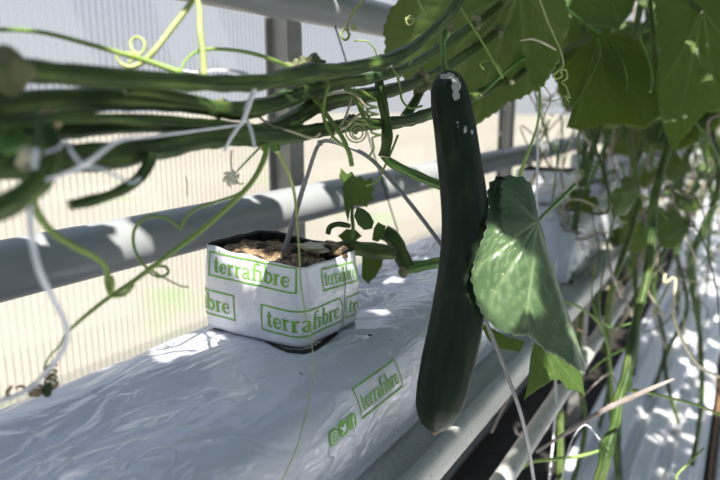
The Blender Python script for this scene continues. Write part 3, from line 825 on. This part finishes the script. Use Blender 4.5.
td('tendril', px([(412, 60, .56), (404, 72, .56), (397, 80, .56)]), .0008, v1)
# small loop curls at the top edge
for (ax, ay), path in ((('a', 0), [(378, -10, .55), (362, 2, .55), (352, 14, .55), (347, 26, .55), (349, 36, .55), (345, 40, .55), (341, 35, .55), (345, 29, .55), (350, 35, .55)]),
                       (('b', 0), [(416, -8, .62), (420, 5, .62), (426, 14, .62), (420, 17, .62), (412, 20, .62), (406, 18, .62), (408, 25, .62), (414, 22, .62), (410, 16, .62), (406, 21, .62)])):
    td('tendril', px(path), .0011, v1, 'tendril_yellow', 5)
td('tendril', px([(354, 41, .50), (366, 41, .50), (374, 48, .505), (378, 58, .51), (382, 62, .515)]), .0006, v1, 'tendril_green')
lump('node', P(354, 28, .55), .0025, 'tendril_yellow', v1, .6, 300, 2)
# small root collar ring by the node
td('tendril', coil(P(304, 63, .44), R1, U1, .0026, 1.0, Vector((0, 0, 0)), 10), .0006, v1, 'dry_brown', 2)

# long strong tendril falling left, heart-shaped one
td('tendril', px([(264, 145, .405), (266, 153, .404), (258, 172, .40), (245, 190, .396), (222, 212, .39), (195, 235, .38), (165, 257, .37), (135, 280, .362), (108, 298, .355), (84, 317, .35), (66, 334, .348), (60, 345, .349), (49, 357, .352), (44, 368, .356)]), [.0024, .0020, .0017, .0017, .0017, .0017, .0016, .0015, .0013, .0012, .0008, .0006, .0006, .0006], v4)
td('tendril', px([(254, 180, .41), (240, 193, .405), (222, 200, .40), (200, 207, .396), (188, 215, .392), (181, 228, .39), (178, 226, .39), (168, 219, .388), (154, 216, .386), (142, 220, .384), (134, 231, .382), (134, 247, .38), (140, 260, .379), (148, 268, .378), (158, 266, .378), (166, 267, .378), (168, 273, .378), (160, 277, .378), (150, 273, .378), (149, 269, .376), (158, 274, .376), (170, 281, .376), (181, 286, .376), (189, 287, .376)]), [.0010] * 12 + [.0009] * 6 + [.0007] * 3 + [.0005] * 3, v4)
td('tendril', px([(30, 172, .285), (31, 195, .288), (38, 214, .292), (52, 232, .30), (75, 247, .312), (95, 257, .324), (106, 268, .33), (107, 283, .334), (110, 292, .335), (113, 285, .332), (111, 277, .331), (108, 285, .335), (112, 295, .342), (124, 294, .338), (133, 285, .334)]), [.0028, .0023, .0019, .0018, .0017, .0016, .0015, .0014, .0013, .0012, .0012, .0013, .0014, .0014, .0012], v4)
# fine hanging one right of the block's middle
td('tendril', px([(272, 144, .42), (278, 152, .43), (287, 170, .435), (294, 192, .44), (297, 220, .442), (299, 250, .442), (301, 285, .442), (306, 315, .442), (312, 345, .442), (313, 378, .44), (309, 400, .435), (303, 425, .43), (295, 452, .42), (276, 492, .41)]), [.0024, .0016, .0013, .0011, .0009, .0007, .0006, .0005, .0004, .0004, .0004, .0004, .0004, .0004], v4, 'tendril_yellow')
td('tendril', px([(185, 176, .40), (187, 182, .40), (187, 196, .398)]), .0003, v4, 'dry_brown')
td('tendril', px([(275, 128, .42), (262, 145, .418), (240, 168, .414), (232, 178, .412)]), [.001, .0008, .0006, .0005], v4)
for a, b in (((281, 137), (300, 150)), ):
    pass
stem('leaf_stalk', px([(264, 142, .41), (266, 150, .41)]), [.003, .0024], v4, 'stem_light')
stem('leaf_stalk', px([(274, 139, .42), (277, 152, .42)]), [.003, .0022], v4, 'stem_light')
# withered flower on a thread
fl = empty('withered_flower', P(231, 180, .405)); tag(fl, 'tiny withered pale flower hanging on a thread above the block', 'flower')
tube('stalk', px([(232, 150, .405), (231, 160, .405), (232, 172, .405)]), .0005, 'dry_brown', fl, sides=5)
for k in range(6):
    a = 2 * PI * k / 6; c = P(231, 178, .405)
    tube('petal', [c, c + (rt * math.cos(a) + up * math.sin(a)) * .0032, c + (rt * math.cos(a + .5) + up * math.sin(a + .5)) * .0058 + fw * .001], [.0009, .0017, .0004], 'petal_pale', fl, sides=6, n=3)
td('stalk', px([(236, 180, .405), (240, 184, .405), (244, 183, .405)]), .0004, fl, 'dry_brown')

# debris curls on the bag's rear left edge
db = empty('dried_tendril', PZ(42, 388, 0)); tag(db, 'curled dried brown tendril lying on the rear left edge of the grow bag', 'dried tendril')
c = P(51, 372, .37)
td('curl', coil(P(51, 366, .368), R1, fw * .6 + U1 * .5, .0032, 3, P(50, 372, .368) - P(50, 366, .368), 9), .0007, db, 'dry_brown', 2)
td('curl', px([(44, 368, .37), (50, 378, .37), (58, 384, .37), (50, 390, .368), (40, 386, .365), (33, 383, .363), (28, 391, .36), (22, 386, .358), (16, 388, .355)]), .0008, db, 'dry_brown')
td('curl', px([(10, 396, .35), (6, 392, .35), (12, 386, .35), (4, 399, .345)]), .0006, db, 'dry_brown')
lump('crumb', P(34, 391, .362), .0034, 'dry_brown', db, .7, 300, 3); lump('crumb', P(48, 390, .367), .0034, 'stem_green', db, .7, 300, 3)

# ================================================================== TWINES
def twine(label, pts, r, flat=.35):
    o = tube('twine', pts, r, 'twine_white', sides=10, flat=flat, n=8); tag(o, label, 'twine', 'white plant twines'); return o
twine('white twine falling in a curve at the far left down to the grow bag', px([(36, 148, .25), (34, 175, .25), (30, 210, .25), (33, 245, .255), (41, 275, .26), (54, 300, .27), (65, 322, .28), (67, 338, .285), (60, 355, .292), (46, 372, .30), (30, 388, .31), (10, 398, .315), (-15, 404, .32)]), .0013, .6)
twine('white plastic tie crossed over the vine stems at the left', px([(44, 153, .25), (58, 148, .25), (66, 141, .252), (72, 152, .252), (80, 162, .255), (88, 166, .258), (104, 170, .262), (120, 178, .27), (132, 182, .28), (140, 178, .29)]), [.0008, .0009, .0012, .0020, .0020, .0016, .0013, .0011, .001, .001])
twine('white strap running between the crossed tie and the lower left stem', px([(45, 180, .25), (66, 174, .252), (86, 164, .255), (102, 152, .262), (116, 142, .275), (130, 138, .29), (155, 136, .31), (195, 131, .34), (232, 126, .37), (244, 124, .38)]), [.001, .0012, .0018, .0017, .0014, .001, .0008, .0008, .0008, .0008])
twine('white strap looped over the bundle above the block', px([(182, 70, .385), (197, 72, .385), (215, 70, .38), (234, 71, .372), (247, 75, .366), (254, 85, .364), (250, 102, .366), (243, 120, .370), (232, 136, .372), (224, 151, .375)]), [.0006, .0008, .0010, .0013, .0015, .0016, .0014, .0012, .0011, .001])
twine('narrow white strap end hanging beside the looped one', px([(250, 98, .382), (245, 112, .38), (251, 130, .38), (255, 148, .38)]), [.001, .001, .0012, .001])
twine('straight white string hanging right of the cucumber', px([(541, -20, .80), (540, 60, .80), (538, 130, .80), (537, 200, .80), (537, 275, .80), (534, 330, .80)]), .0013, 1)

# ================================================================== SHOOT BEHIND THE BLOCK
so = empty('cut_stem', P(370, 250, .62)); tag(so, 'thick dark cut stem with a pale end lying across the right of the coir block', 'stem')
stem('stem', px([(318, 252, .60), (335, 249, .61), (352, 248, .622), (375, 251, .63), (393, 253, .64)]), [.004, .006, .0075, .0077, .0072], so)
lump('root_mass', P(333, 250, .604), .012, 'coir', so, .6, 120, 3, (1.5, .9, .55)); lump('root_mass', P(315, 247, .60), .010, 'dry_pale', so, .7, 150, 3, (1.5, 1, .35))
s2 = empty('cut_stem', P(402, 250, .68)); tag(s2, 'bent dark stem behind the cut one, running right towards the cucumber', 'stem')
stem('stem', px([(384, 232, .68), (393, 238, .68), (401, 254, .68), (408, 268, .68)]), [.0085, .0085, .0082, .0078], s2)
stem('stem', px([(404, 268, .68), (418, 266, .68), (438, 262, .69), (455, 258, .70)]), [.006, .0062, .006, .006], s2, 'stem_light')
lump('node', P(403, 272, .675), .0062, 'node_pale', s2, .4, 150, 3)
sh2 = empty('side_shoot', P(352, 240, .62)); tag(sh2, 'young side shoot with small jagged leaves rising behind the coir block', 'shoot')
stem('stalk', px([(352, 242, .625), (353, 228, .622), (352, 215, .62), (353, 200, .62)]), [.0022, .0018, .0016, .0014], sh2, 'stem_light')
stem('stalk', px([(328, 234, .61), (330, 227, .612), (338, 224, .615), (350, 226, .62)]), [.0022, .0026, .0026, .0018], sh2)
def dl(d, k=0, x0=0): return lambda u, v: d + k * (u - x0)
lf = dict(rings=10, relief=1.2, serr=.035)
px_leaf('leaf', [(354, 205), (349, 209), (345, 201), (347, 196), (342, 190), (344, 184), (339, 176), (341, 168), (347, 174), (352, 172), (356, 178), (361, 176), (365, 181), (372, 177), (371, 184), (375, 190), (371, 194), (375, 200), (368, 202), (367, 207), (360, 205)], (354, 201), [(342, 172), (362, 183), (371, 196)], dl(.60, .0006, 354), 'leaf_green', sh2, **lf)
px_leaf('leaf', [(352, 200), (349, 212), (348, 222), (345, 210), (343, 196), (346, 186), (352, 186)], (352, 199), [(347, 220)], dl(.605), 'leaf_green', sh2, **lf)
px_leaf('leaf', [(357, 207), (364, 209), (370, 214), (374, 222), (372, 229), (364, 230), (358, 225), (354, 216)], (357, 209), [(370, 227), (364, 229)], dl(.61), 'leaf_canopy', sh2, **lf)
px_leaf('leaf', [(372, 240), (374, 228), (378, 222), (386, 226), (384, 236), (378, 242)], (373, 239), [(384, 227)], dl(.66), 'leaf_green', sh2, **lf)
px_leaf('leaf', [(362, 250), (374, 250), (384, 256), (382, 266), (376, 276), (368, 284), (362, 278)], (366, 252), [(368, 281), (380, 264)], dl(.665), 'leaf_green', sh2, **lf)
px_leaf('leaf', [(338, 236), (346, 229), (356, 230), (362, 236), (354, 242), (344, 242)], (350, 240), [(344, 232), (358, 233)], dl(.63), 'leaf_green', sh2, **lf)

# ================================================================== BIG FRONT LEAF
def dbig(u, v):
    fold = 539 + (v - 220) * .27          # the crease near the right edge
    d = .503 + (.00085 if u < 494 else .00030) * (u - 494) + (.0004 * (232 - v) if v < 232 and u < 500 else 0)
    t = u - fold
    if t > -8: d += .00006 * (t + 8) ** 2 + .0006 * max(0, t)
    d -= .008 * math.sin(max(0, min(1, (v - 180) / 190)) * PI) * math.exp(-((u - 512) / 26) ** 2)
    if v < 222: d += (222 - v) * .00045
    return d
bl = empty('hanging_leaf', P(538, 222, .53)); tag(bl, 'large dark green cucumber leaf hanging right of the cucumber with a bright sunlit patch', 'leaf')
out = [(539, 219), (535, 200), (531, 184), (523, 177), (510, 176), (497, 177), (489, 182), (487, 196), (489, 212), (487, 228), (480, 246), (473, 262), (470, 280), (475, 297), (482, 313), (490, 325), (501, 330), (510, 334), (520, 337), (527, 336), (534, 341), (545, 350), (557, 356), (568, 364), (578, 370), (585, 374), (586, 366), (577, 345), (566, 315), (556, 285), (549, 258), (544, 236)]
px_leaf('leaf_blade', out, (538, 222), [(584, 371), (524, 334), (484, 312), (474, 268), (492, 182)], dbig, 'leaf_front', bl, rings=44, relief=1.5, serr=.010)
stem('leaf_stalk', px([(538, 221, .531), (545, 214, .545), (560, 200, .60), (575, 185, .68)]), [.0014, .0018, .002, .002], bl, 'stem_light')
bl2 = empty('hanging_leaf', P(545, 350, .60)); tag(bl2, 'lighter green lobed leaf half hidden beneath the large front leaf', 'leaf')
px_leaf('leaf_blade', [(540, 338), (552, 342), (570, 352), (578, 362), (582, 374), (583, 384), (585, 396), (578, 391), (568, 390), (560, 380), (553, 380), (540, 388), (528, 396), (524, 400), (527, 388), (529, 372), (531, 355), (534, 344)], (543, 342), [(583, 392), (526, 396), (556, 378)], lambda u, v: .585 + .0002 * (u - 530), 'leaf_green', bl2, rings=20, relief=1.2, serr=.02)
px_leaf('leaf_lobe', [(480, 322), (492, 330), (508, 337), (525, 341), (520, 352), (503, 350), (488, 340)], (510, 338), [(484, 325), (520, 348)], lambda u, v: .60, 'leaf_green', bl2, rings=8, relief=1)

# ================================================================== LEAVES AT THE TOP
up_v = empty('cucumber_vine', P(560, 40, .85)); tag(up_v, 'leafy vine filling the top right with broad backlit leaves', 'vine')
LT = [
 ('broad green leaf behind the cucumber top', [(384, 56), (383, 30), (392, 8), (412, -18), (450, -45), (510, -50), (560, -20), (570, 20), (560, 62), (538, 92), (508, 104), (478, 124), (462, 134), (452, 110), (440, 78), (432, 92), (410, 82), (395, 72)], (520, -10), [(390, 50), (440, 90), (470, 128), (530, 95), (565, 40)], lambda u, v: .80 - .0006 * (u - 384) + .0005 * (v)),
 ('', [(560, 60), (552, 74), (562, 96), (574, 110), (566, 128), (580, 131), (600, 126), (622, 124), (645, 128), (662, 116), (664, 84), (655, 58), (640, 40), (612, 34), (590, 30), (572, 40)], (598, 32), [(575, 128), (610, 125), (650, 120), (658, 60), (560, 70)], lambda u, v: 1.0 - .0006 * (v - 30)),
 ('', [(545, -30), (556, 10), (566, 20), (580, 24), (598, 26), (618, 30), (632, 12), (640, -12), (620, -40), (580, -45)], (600, -40), [(560, 15), (590, 22), (618, 24)], lambda u, v: .92),
 ('', [(650, -40), (655, 10), (660, 50), (656, 90), (664, 130), (672, 152), (690, 130), (706, 112), (722, 110), (745, 100), (750, 20), (735, -40)], (702, 12), [(660, 90), (672, 148), (715, 105), (740, 60), (655, 0)], lambda u, v: .88 - .0006 * (v)),
 ('', [(630, -40), (636, 0), (648, 14), (664, 10), (676, -6), (690, -10), (690, -45)], (660, -45), [(640, 5), (670, 0)], lambda u, v: 1.05),
]
for l, o_, c_, v_, df in LT:
    px_leaf('leaf', o_, c_, v_, df, 'leaf_green', up_v, rings=26, relief=1.3, serr=.012)
for pts, r in (([(500, 2, .78), (540, -8, .82), (598, 32, .97), (600, 30, 1.0)], .0024), ([(596, 30, .98), (612, 42, .97), (622, 58, .96), (627, 80, .96), (626, 120, .97)], .0017), ([(598, 38, .97), (600, 55, .97), (590, 80, .96), (572, 108, .95)], .0011), ([(650, 20, .95), (640, 34, .94), (648, 55, .94), (653, 78, .94), (650, 92, .94)], .002), ([(702, 12, .86), (680, -4, .9), (650, -20, .95)], .0028), ([(512, 82, .72), (535, 62, .78), (560, 52, .85), (590, 38, .95)], .003), ([(480, 95, .70), (520, 60, .74), (556, 44, .8)], .0022), ([(672, 125, .98), (664, 90, .98), (655, 50, .97), (650, 0, .97)], .0035)):
    stem('stem', px(pts), r, up_v, 'stem_light' if r < .0026 else 'stem_green')
td('tendril', px([(534, -20, .62), (540, 0, .62), (548, 22, .62), (556, 40, .62), (562, 55, .62), (563, 66, .62), (558, 71, .62), (554, 75, .62), (556, 79, .62), (562, 76, .62), (561, 71, .618), (566, 70, .618), (567, 78, .618), (562, 82, .618), (566, 86, .618), (568, 92, .618), (570, 98, .618), (566, 96, .618), (569, 102, .618)]), [.0010] * 8 + [.0009] * 6 + [.0007] * 5, up_v, 'tendril_yellow')
td('tendril', px([(570, 92, .62), (562, 98, .62), (552, 101, .62), (543, 100, .62)]), .0005, up_v)
td('tendril', px([(520, 41, .70), (532, 39, .70), (544, 43, .70), (556, 50, .71)]), [.0006, .0013, .0015, .001], up_v, 'dry_pale')
td('tendril', px([(452, -10, .66), (462, 10, .66), (472, 26, .66), (484, 45, .67), (496, 66, .68), (503, 78, .69)]), .0013, up_v, 'tendril_green')
td('tendril', px([(484, 70, .68), (480, 64, .68), (486, 60, .68), (496, 63, .68), (502, 72, .69)]), .0008, up_v, 'tendril_green')
td('tendril', px([(539, 84, .74), (540, 105, .74), (536, 130, .75), (525, 160, .76), (520, 176, .77)]), [.0015, .0016, .0014, .0022, .0026], up_v, 'tendril_green')
td('tendril', px([(544, 86, .74), (551, 98, .74), (546, 112, .74), (541, 124, .74)]), .0006, up_v, 'dry_brown')
td('tendril', px([(474, 26, .68), (464, 40, .67), (455, 52, .67), (460, 62, .67)]), .0009, up_v)

# ================================================================== HANGING STEMS AT THE RIGHT
h1 = empty('cucumber_vine', P(572, 250, 1.15)); tag(h1, 'dark upright vine stem hanging right of the large front leaf', 'vine', 'upright hanging vines')
stem('stem', px([(604, 95, 1.2), (598, 128, 1.2), (590, 160, 1.19), (582, 190, 1.18), (575, 225, 1.16), (573, 255, 1.15), (568, 290, 1.12), (562, 330, 1.08), (558, 380, 1.02), (560, 430, .98), (560, 500, .94)]), [.006] * 6 + [.0055] * 5, h1)
h2 = empty('cucumber_vine', P(650, 240, 1.0)); tag(h2, 'thick green upright vine stem with knobby nodes at the right', 'vine', 'upright hanging vines')
stem('stem', px([(672, 112, 1.0), (668, 145, 1.0), (660, 175, .99), (653, 205, .98), (651, 240, .97), (646, 280, .95), (637, 315, .93), (630, 350, .91), (626, 375, .90), (618, 400, .88), (614, 425, .87), (606, 448, .86), (602, 470, .85), (590, 505, .84)]), [.0062, .0062, .006, .0062, .0068, .006, .0062, .0062, .0072, .0068, .0062, .0078, .007, .007], h2)
lump('node', P(626, 384, .90), .0085, 'stem_green', h2, .4, 90, 3); lump('node', P(606, 450, .86), .010, 'stem_green', h2, .4, 90, 3); lump('node', P(670, 110, 1.0), .009, 'tendril_yellow', h2, .4, 90, 3)
lump('node', P(651, 232, .972), .0068, 'stem_light', h2, .3, 90, 3, (1, 1, 1.8))
td('leaf_stalk', px([(626, 348, .91), (610, 356, .91), (598, 364, .91), (590, 372, .91)]), [.002, .0018, .0016, .0014], h2, 'tendril_green')
td('leaf_stalk', px([(628, 390, .90), (650, 393, .89), (675, 399, .88), (700, 406, .87), (728, 418, .86)]), [.003, .002, .002, .002, .002], h2, 'tendril_green')
td('leaf_stalk', px([(602, 450, .86), (580, 456, .86), (556, 459, .86), (532, 462, .86), (518, 472, .86), (508, 490, .86)]), [.002, .0024, .0024, .0022, .0022, .002], h2, 'tendril_green')
td('tendril', px([(545, 300, .95), (575, 305, .96), (600, 325, .97), (610, 360, .98), (612, 420, .98)]), .0018, h1, 'tendril_green')
td('tendril', px([(596, 262, 1.1), (592, 300, 1.08), (606, 340, 1.06), (612, 375, 1.04)]), .0014, h1, 'tendril_green')
td('tendril', px([(690, 490, .85), (676, 478, .86), (690, 462, .87), (704, 448, .88)]), .0014, h2, 'tendril_green')
td('tendril', px([(586, 188, 1.16), (560, 186, 1.15), (536, 184, 1.1), (500, 182, 1.08)]), .0011, h1, 'dry_pale')
tw = tube('twig', px([(536, 452, .80), (555, 440, .80), (580, 424, .79), (606, 409, .79), (625, 400, .785), (650, 389, .78), (674, 379, .78)]), [.0018, .0022, .003, .0036, .0034, .003, .0014], 'wood_grey', sides=10, wob=.3, n=6)
tag(tw, 'grey dry twig crossing in front of the upright vine at the lower right', 'twig')
tube_ = [([(590, 372, .9), (596, 400, .9), (592, 440, .9), (600, 490, .9)], 'left'), ]
twine('thin white twine trailing down the lower right beside the twig', px([(600, 440, .84), (585, 425, .84), (570, 445, .84), (560, 490, .84)]), .0008, 1)
twine('slack white twine falling left of the dark upright vine', px([(556, 260, 1.0), (552, 330, .98), (556, 400, .95), (548, 490, .9)]), .0016, 1)

# background plants further down the row
rnd = random.Random(11)
specs = [(1.25, -.20), (1.35, -.30), (1.65, -.10), (2.05, -.22), (1.55, -.24), (1.9, -.16), (2.2, -.30), (2.5, -.14), (2.9, -.25), (3.3, -.15), (3.8, -.28), (4.4, -.18), (5.2, -.24), (6.2, -.2), (1.75, -.33), (7.4, -.25)]
BG = 'blurred leafy vine hanging over the gutter farther down the row'
for i, (Y, X) in enumerate(specs):
    r = empty('cucumber_vine', (X, Y, .2)); tag(r, BG, 'vine', 'vines farther down the row')
    base = Vector((X, Y, 0)); pts = []
    for k in range(9):
        z = .75 - k * .18; pts.append(base + Vector((rnd.uniform(-.03, .03) + .02 * k * .3, rnd.uniform(-.04, .04), z)))
    stem('stem', pts, .0055, r)
    for k in range(11):
        p = base + Vector((rnd.uniform(-.14, .10), rnd.uniform(-.22, .22), rnd.uniform(.14, .62) if k < 8 else rnd.uniform(-.12, .1)))
        sz = rnd.uniform(.07, .11) if k < 8 else rnd.uniform(.03, .055)
        if proj(p)[0] < 480 and p.z < .3: continue
        Xp, Yp, Dp = proj(p)
        if 440 < Xp < 575 and 60 < Yp < 175: continue
        put_leaf(LM[rnd.randrange(5)], p, sz, Vector((rnd.uniform(-.6, .8), rnd.uniform(-.8, .2), rnd.uniform(-1.0, -.2))), Vector((rnd.uniform(-.2, .8), rnd.uniform(-1, -.2), rnd.uniform(.2, 1.0))), r)
        td('leaf_stalk', [base + Vector((0, 0, p.z + .03)), (base + p) / 2 + Vector((0, 0, p.z / 2 + .04)), p], .0018, r, 'tendril_green', 4)
    for k in range(16):
        a = base + Vector((rnd.uniform(-.12, .12), rnd.uniform(-.2, .2), rnd.uniform(-.15, .28))); q = [a]
        for j in range(5): q.append(q[-1] + Vector((rnd.uniform(-.05, .05), rnd.uniform(-.06, .06), rnd.uniform(-.11, .03))))
        td('tendril', q, rnd.choice((.0012, .0018, .0026)), r, rnd.choice(('stem_green', 'dry_brown', 'stem_light', 'dry_pale', 'wood_grey')), 4)

# ================================================================== CANOPY OVER THE ROW (mostly out of view, leaves placed to shade all but the lit spots)
lit = [(P(494, 255, .504), .012), (P(505, 288, .508), .020), (P(500, 314, .508), .012), (P(522, 290, .517), .012), (P(484, 282, .493), .010),
       (P(236, 247, .585), .008), (P(246, 262, .56), .004), (P(345, 252, .60), .003),
       (PX(132, 232, -.48), .006), (PX(285, 186, -.48), .018), (PX(315, 180, -.48), .016), (PX(425, 168, -.48), .014),
       (P(290, 74, .43), .012), (P(203, 20, .35), .012), (P(203, 50, .35), .010), (P(135, 50, .36), .014), (P(165, 38, .365), .012), (P(350, 190, .61), .012),
       (PZ(385, 312, 0), .004), (PZ(420, 215, 0), .04), (PZ(395, 280, 0), .006), (P(648, 233, .97), .006),
       (P(690, 45, .86), .002), (P(420, 30, .8), .0)]
rnd = random.Random(5)
for k in range(26): lit.append((Vector((rnd.uniform(-.16, .0), rnd.uniform(1.2, 6), FZ)), rnd.uniform(.01, .05)))
for k in range(12): lit.append((Vector((rnd.uniform(-.4, -.05), rnd.uniform(1.2, 4), rnd.uniform(-.1, .25))), .012))
cv = []
for i, nm in enumerate(('nearest the camera', 'over the block', 'over the far end of the foreground grow bag', 'over the second grow bag', 'over the third grow bag', 'over the farthest grow bags')):
    y = (-.7, .0, .5, 1.0, 1.8, 3)[i]
    r = empty('cucumber_vine', (.1, y, .75)); tag(r, 'unseen overhead vine shaped for shade, ' + nm, 'vine', 'overhead canopy vines placed for shade')
    stem('stem', [Vector((.1, y - .5, .82)), Vector((.12, y, .75)), Vector((.05, y + .7, .8)), Vector((.0, y + 1.4, .78))], .005, r); cv.append(r)
cnt = [0] * 6
placed = []
leaves_ = []
def shaded(T_):
    for c, sz in leaves_:
        dv = c - T_
        if dv.dot(SUN) > 0 and (dv - SUN * dv.dot(SUN)).length < sz * .56: return True
    return False
def rp_():
    k = rnd.random(); u = rnd.uniform
    if k < .34: return Vector((u(-.45, -.245), u(-.05, 1.25), u(-.02, .0))) if u(0, 1) < .6 else Vector((-.25, u(.0, 1.2), u(-.09, -.01)))
    if k < .46: return P(u(418, 490), u(75, 430), .50)
    if k < .56: return P(u(472, 585), u(180, 390), .52)
    if k < .68: return Vector((u(-.29, -.23), u(.10, .8), u(.10, .27)))
    if k < .78: return Vector((-.482, u(.18, 1.5), .096)) if u(0, 1) < .75 else Vector((-.482, u(.4, 1), .345))
    if k < .86: return P(u(205, 362), u(240, 345), .57)
    if k < .90: return Vector((u(-.24, -.2), u(.3, 2.5), u(-.24, -.09)))
    if k < .93: return Vector((u(-.45, -.2), u(1.2, 3.5), u(-.1, .1)))
    return Vector((u(-.35, .1), u(1.2, 5), FZ))
import numpy as np
e1 = SUN.orthogonal().normalized(); e2 = SUN.cross(e1)
flat2 = lambda p: (p.dot(e1), p.dot(e2))
TP = np.array([flat2(rp_()) for _ in range(11000)])
LP = np.array([flat2(T_) for T_, r_ in lit]); LR = np.array([r_ for T_, r_ in lit])
cand = []
while len(cand) < 12000:
    T0_ = rp_(); c = T0_ + SUN * ((rnd.uniform(.42, 1.05) - T0_.z) / SUN.z) + Vector((rnd.uniform(-.04, .04), rnd.uniform(-.04, .04), 0))
    q = np.array(flat2(c)); sz = min(.17, float((np.hypot(*(LP - q).T) - LR).min()) / .88)
    if sz < .02: continue
    X_, Y_, D_ = proj(c); m = sz * F / max(D_, .05)
    if D_ > 0 and -m < X_ < 720 + m and Y_ > -m * 1.05 and not (D_ > 1.6 and X_ - m > 500 and Y_ + m < 110): continue
    cand.append((c, sz, q))
CQ = np.array([c[2] for c in cand]); CS = np.array([c[1] for c in cand])
A = (CQ[:, 0:1] - TP[:, 0]) ** 2 + (CQ[:, 1:2] - TP[:, 1]) ** 2 < (CS[:, None] * .58) ** 2
score = A.sum(1).astype(int); open_ = np.ones(len(TP), bool)
for k in range(594):
    j = int(score.argmax())
    if score[j] < 1: break
    new = A[j] & open_; score -= A[:, new].sum(1); open_ &= ~new
    leaves_.append((cand[j][0], cand[j][1]))
leaves_.sort(key=lambda t: t[0].y)
for k, (c, sz) in enumerate(leaves_):
    put_leaf(LC[k % 4], c, sz, Vector((rnd.uniform(-1, 1), rnd.uniform(-1, 1), rnd.uniform(-.4, .1))), (SUN + Vector((rnd.uniform(-.22, .22), rnd.uniform(-.22, .22), 0))), cv[min(5, k * 6 // len(leaves_))])
cnt = (len(leaves_), 1 - open_.mean())
print('canopy', cnt)
# unseen vine rows right of and behind the camera, added to block sky light
for i, (x0, y0_, x1, y1_, lb) in enumerate(((1.05, -1.6, 1.05, 2.2, 'unseen vine row across the aisle, added to block sky light'), (-.1, -1.1, 1.0, -1.5, 'unseen vines behind the camera, added to block sky light'))):
    r = empty('cucumber_vine', (x0, y0_, -.7)); tag(r, lb, 'vine')
    for k in range(5):
        t = (k + .5) / 5; b_ = Vector((xlerp(x0, x1, t), xlerp(y0_, y1_, t), -.70))
        stem('stem', [b_ + Vector((0, 0, z)) + Vector((rnd.uniform(-.03, .03), rnd.uniform(-.03, .03), 0)) for z in (0, .3, .6, .9, 1.1)], .006, r)
    for k in range(95):
        t = rnd.random(); p = Vector((xlerp(x0, x1, t), xlerp(y0_, y1_, t), rnd.uniform(-.65, .40 if i == 0 else 1.35))) + Vector((rnd.uniform(-.12, .12), rnd.uniform(-.12, .12), 0))
        put_leaf(LC[k % 4], p, rnd.uniform(.13, .2), Vector((rnd.uniform(-.5, .5), rnd.uniform(-.5, .5), -1)), Vector((-.9, .3, .4)) if i == 0 else Vector((.1, .9, .4)), r)

# ================================================================== LIGHT
wd = bpy.data.worlds.new('world'); bpy.context.scene.world = wd; wd.use_nodes = True
nt = wd.node_tree; nt.nodes.clear(); o_ = nt.nodes.new('ShaderNodeOutputWorld'); bg = nt.nodes.new('ShaderNodeBackground')
tc = nt.nodes.new('ShaderNodeTexCoord'); sx = nt.nodes.new('ShaderNodeSeparateXYZ'); rp = nt.nodes.new('ShaderNodeValToRGB')
nt.links.new(tc.outputs['Generated'], sx.inputs[0]); nt.links.new(sx.outputs['Z'], rp.inputs[0])
e = rp.color_ramp.elements; e[0].position = 0; e[0].color = (.92, .94, 1.0, 1); e[1].position = .6; e[1].color = (.52, .66, .96, 1)
nt.links.new(rp.outputs[0], bg.inputs[0]); bg.inputs[1].default_value = .92; nt.links.new(bg.outputs[0], o_.inputs[0])
sl = bpy.data.lights.new('sun', 'SUN'); sl.energy = 14.0; sl.angle = math.radians(.55); sl.color = (1, .95, .87)
so_ = bpy.data.objects.new('sun', sl); C.objects.link(so_); so_.rotation_euler = SUN.to_track_quat('Z', 'Y').to_euler(); so_.location = SUN * 5

sc = bpy.context.scene
sc.view_settings.view_transform = 'Standard'; sc.view_settings.look = 'None'; sc.view_settings.gamma = 1
sc.view_settings.use_curve_mapping = False; sc.view_settings.exposure = -0.15
sc.cycles.use_denoising = True; sc.cycles.max_bounces = 10; sc.cycles.transparent_max_bounces = 16
sc.cycles.caustics_reflective = False; sc.cycles.caustics_refractive = False
sc.cycles.sample_clamp_indirect = 6
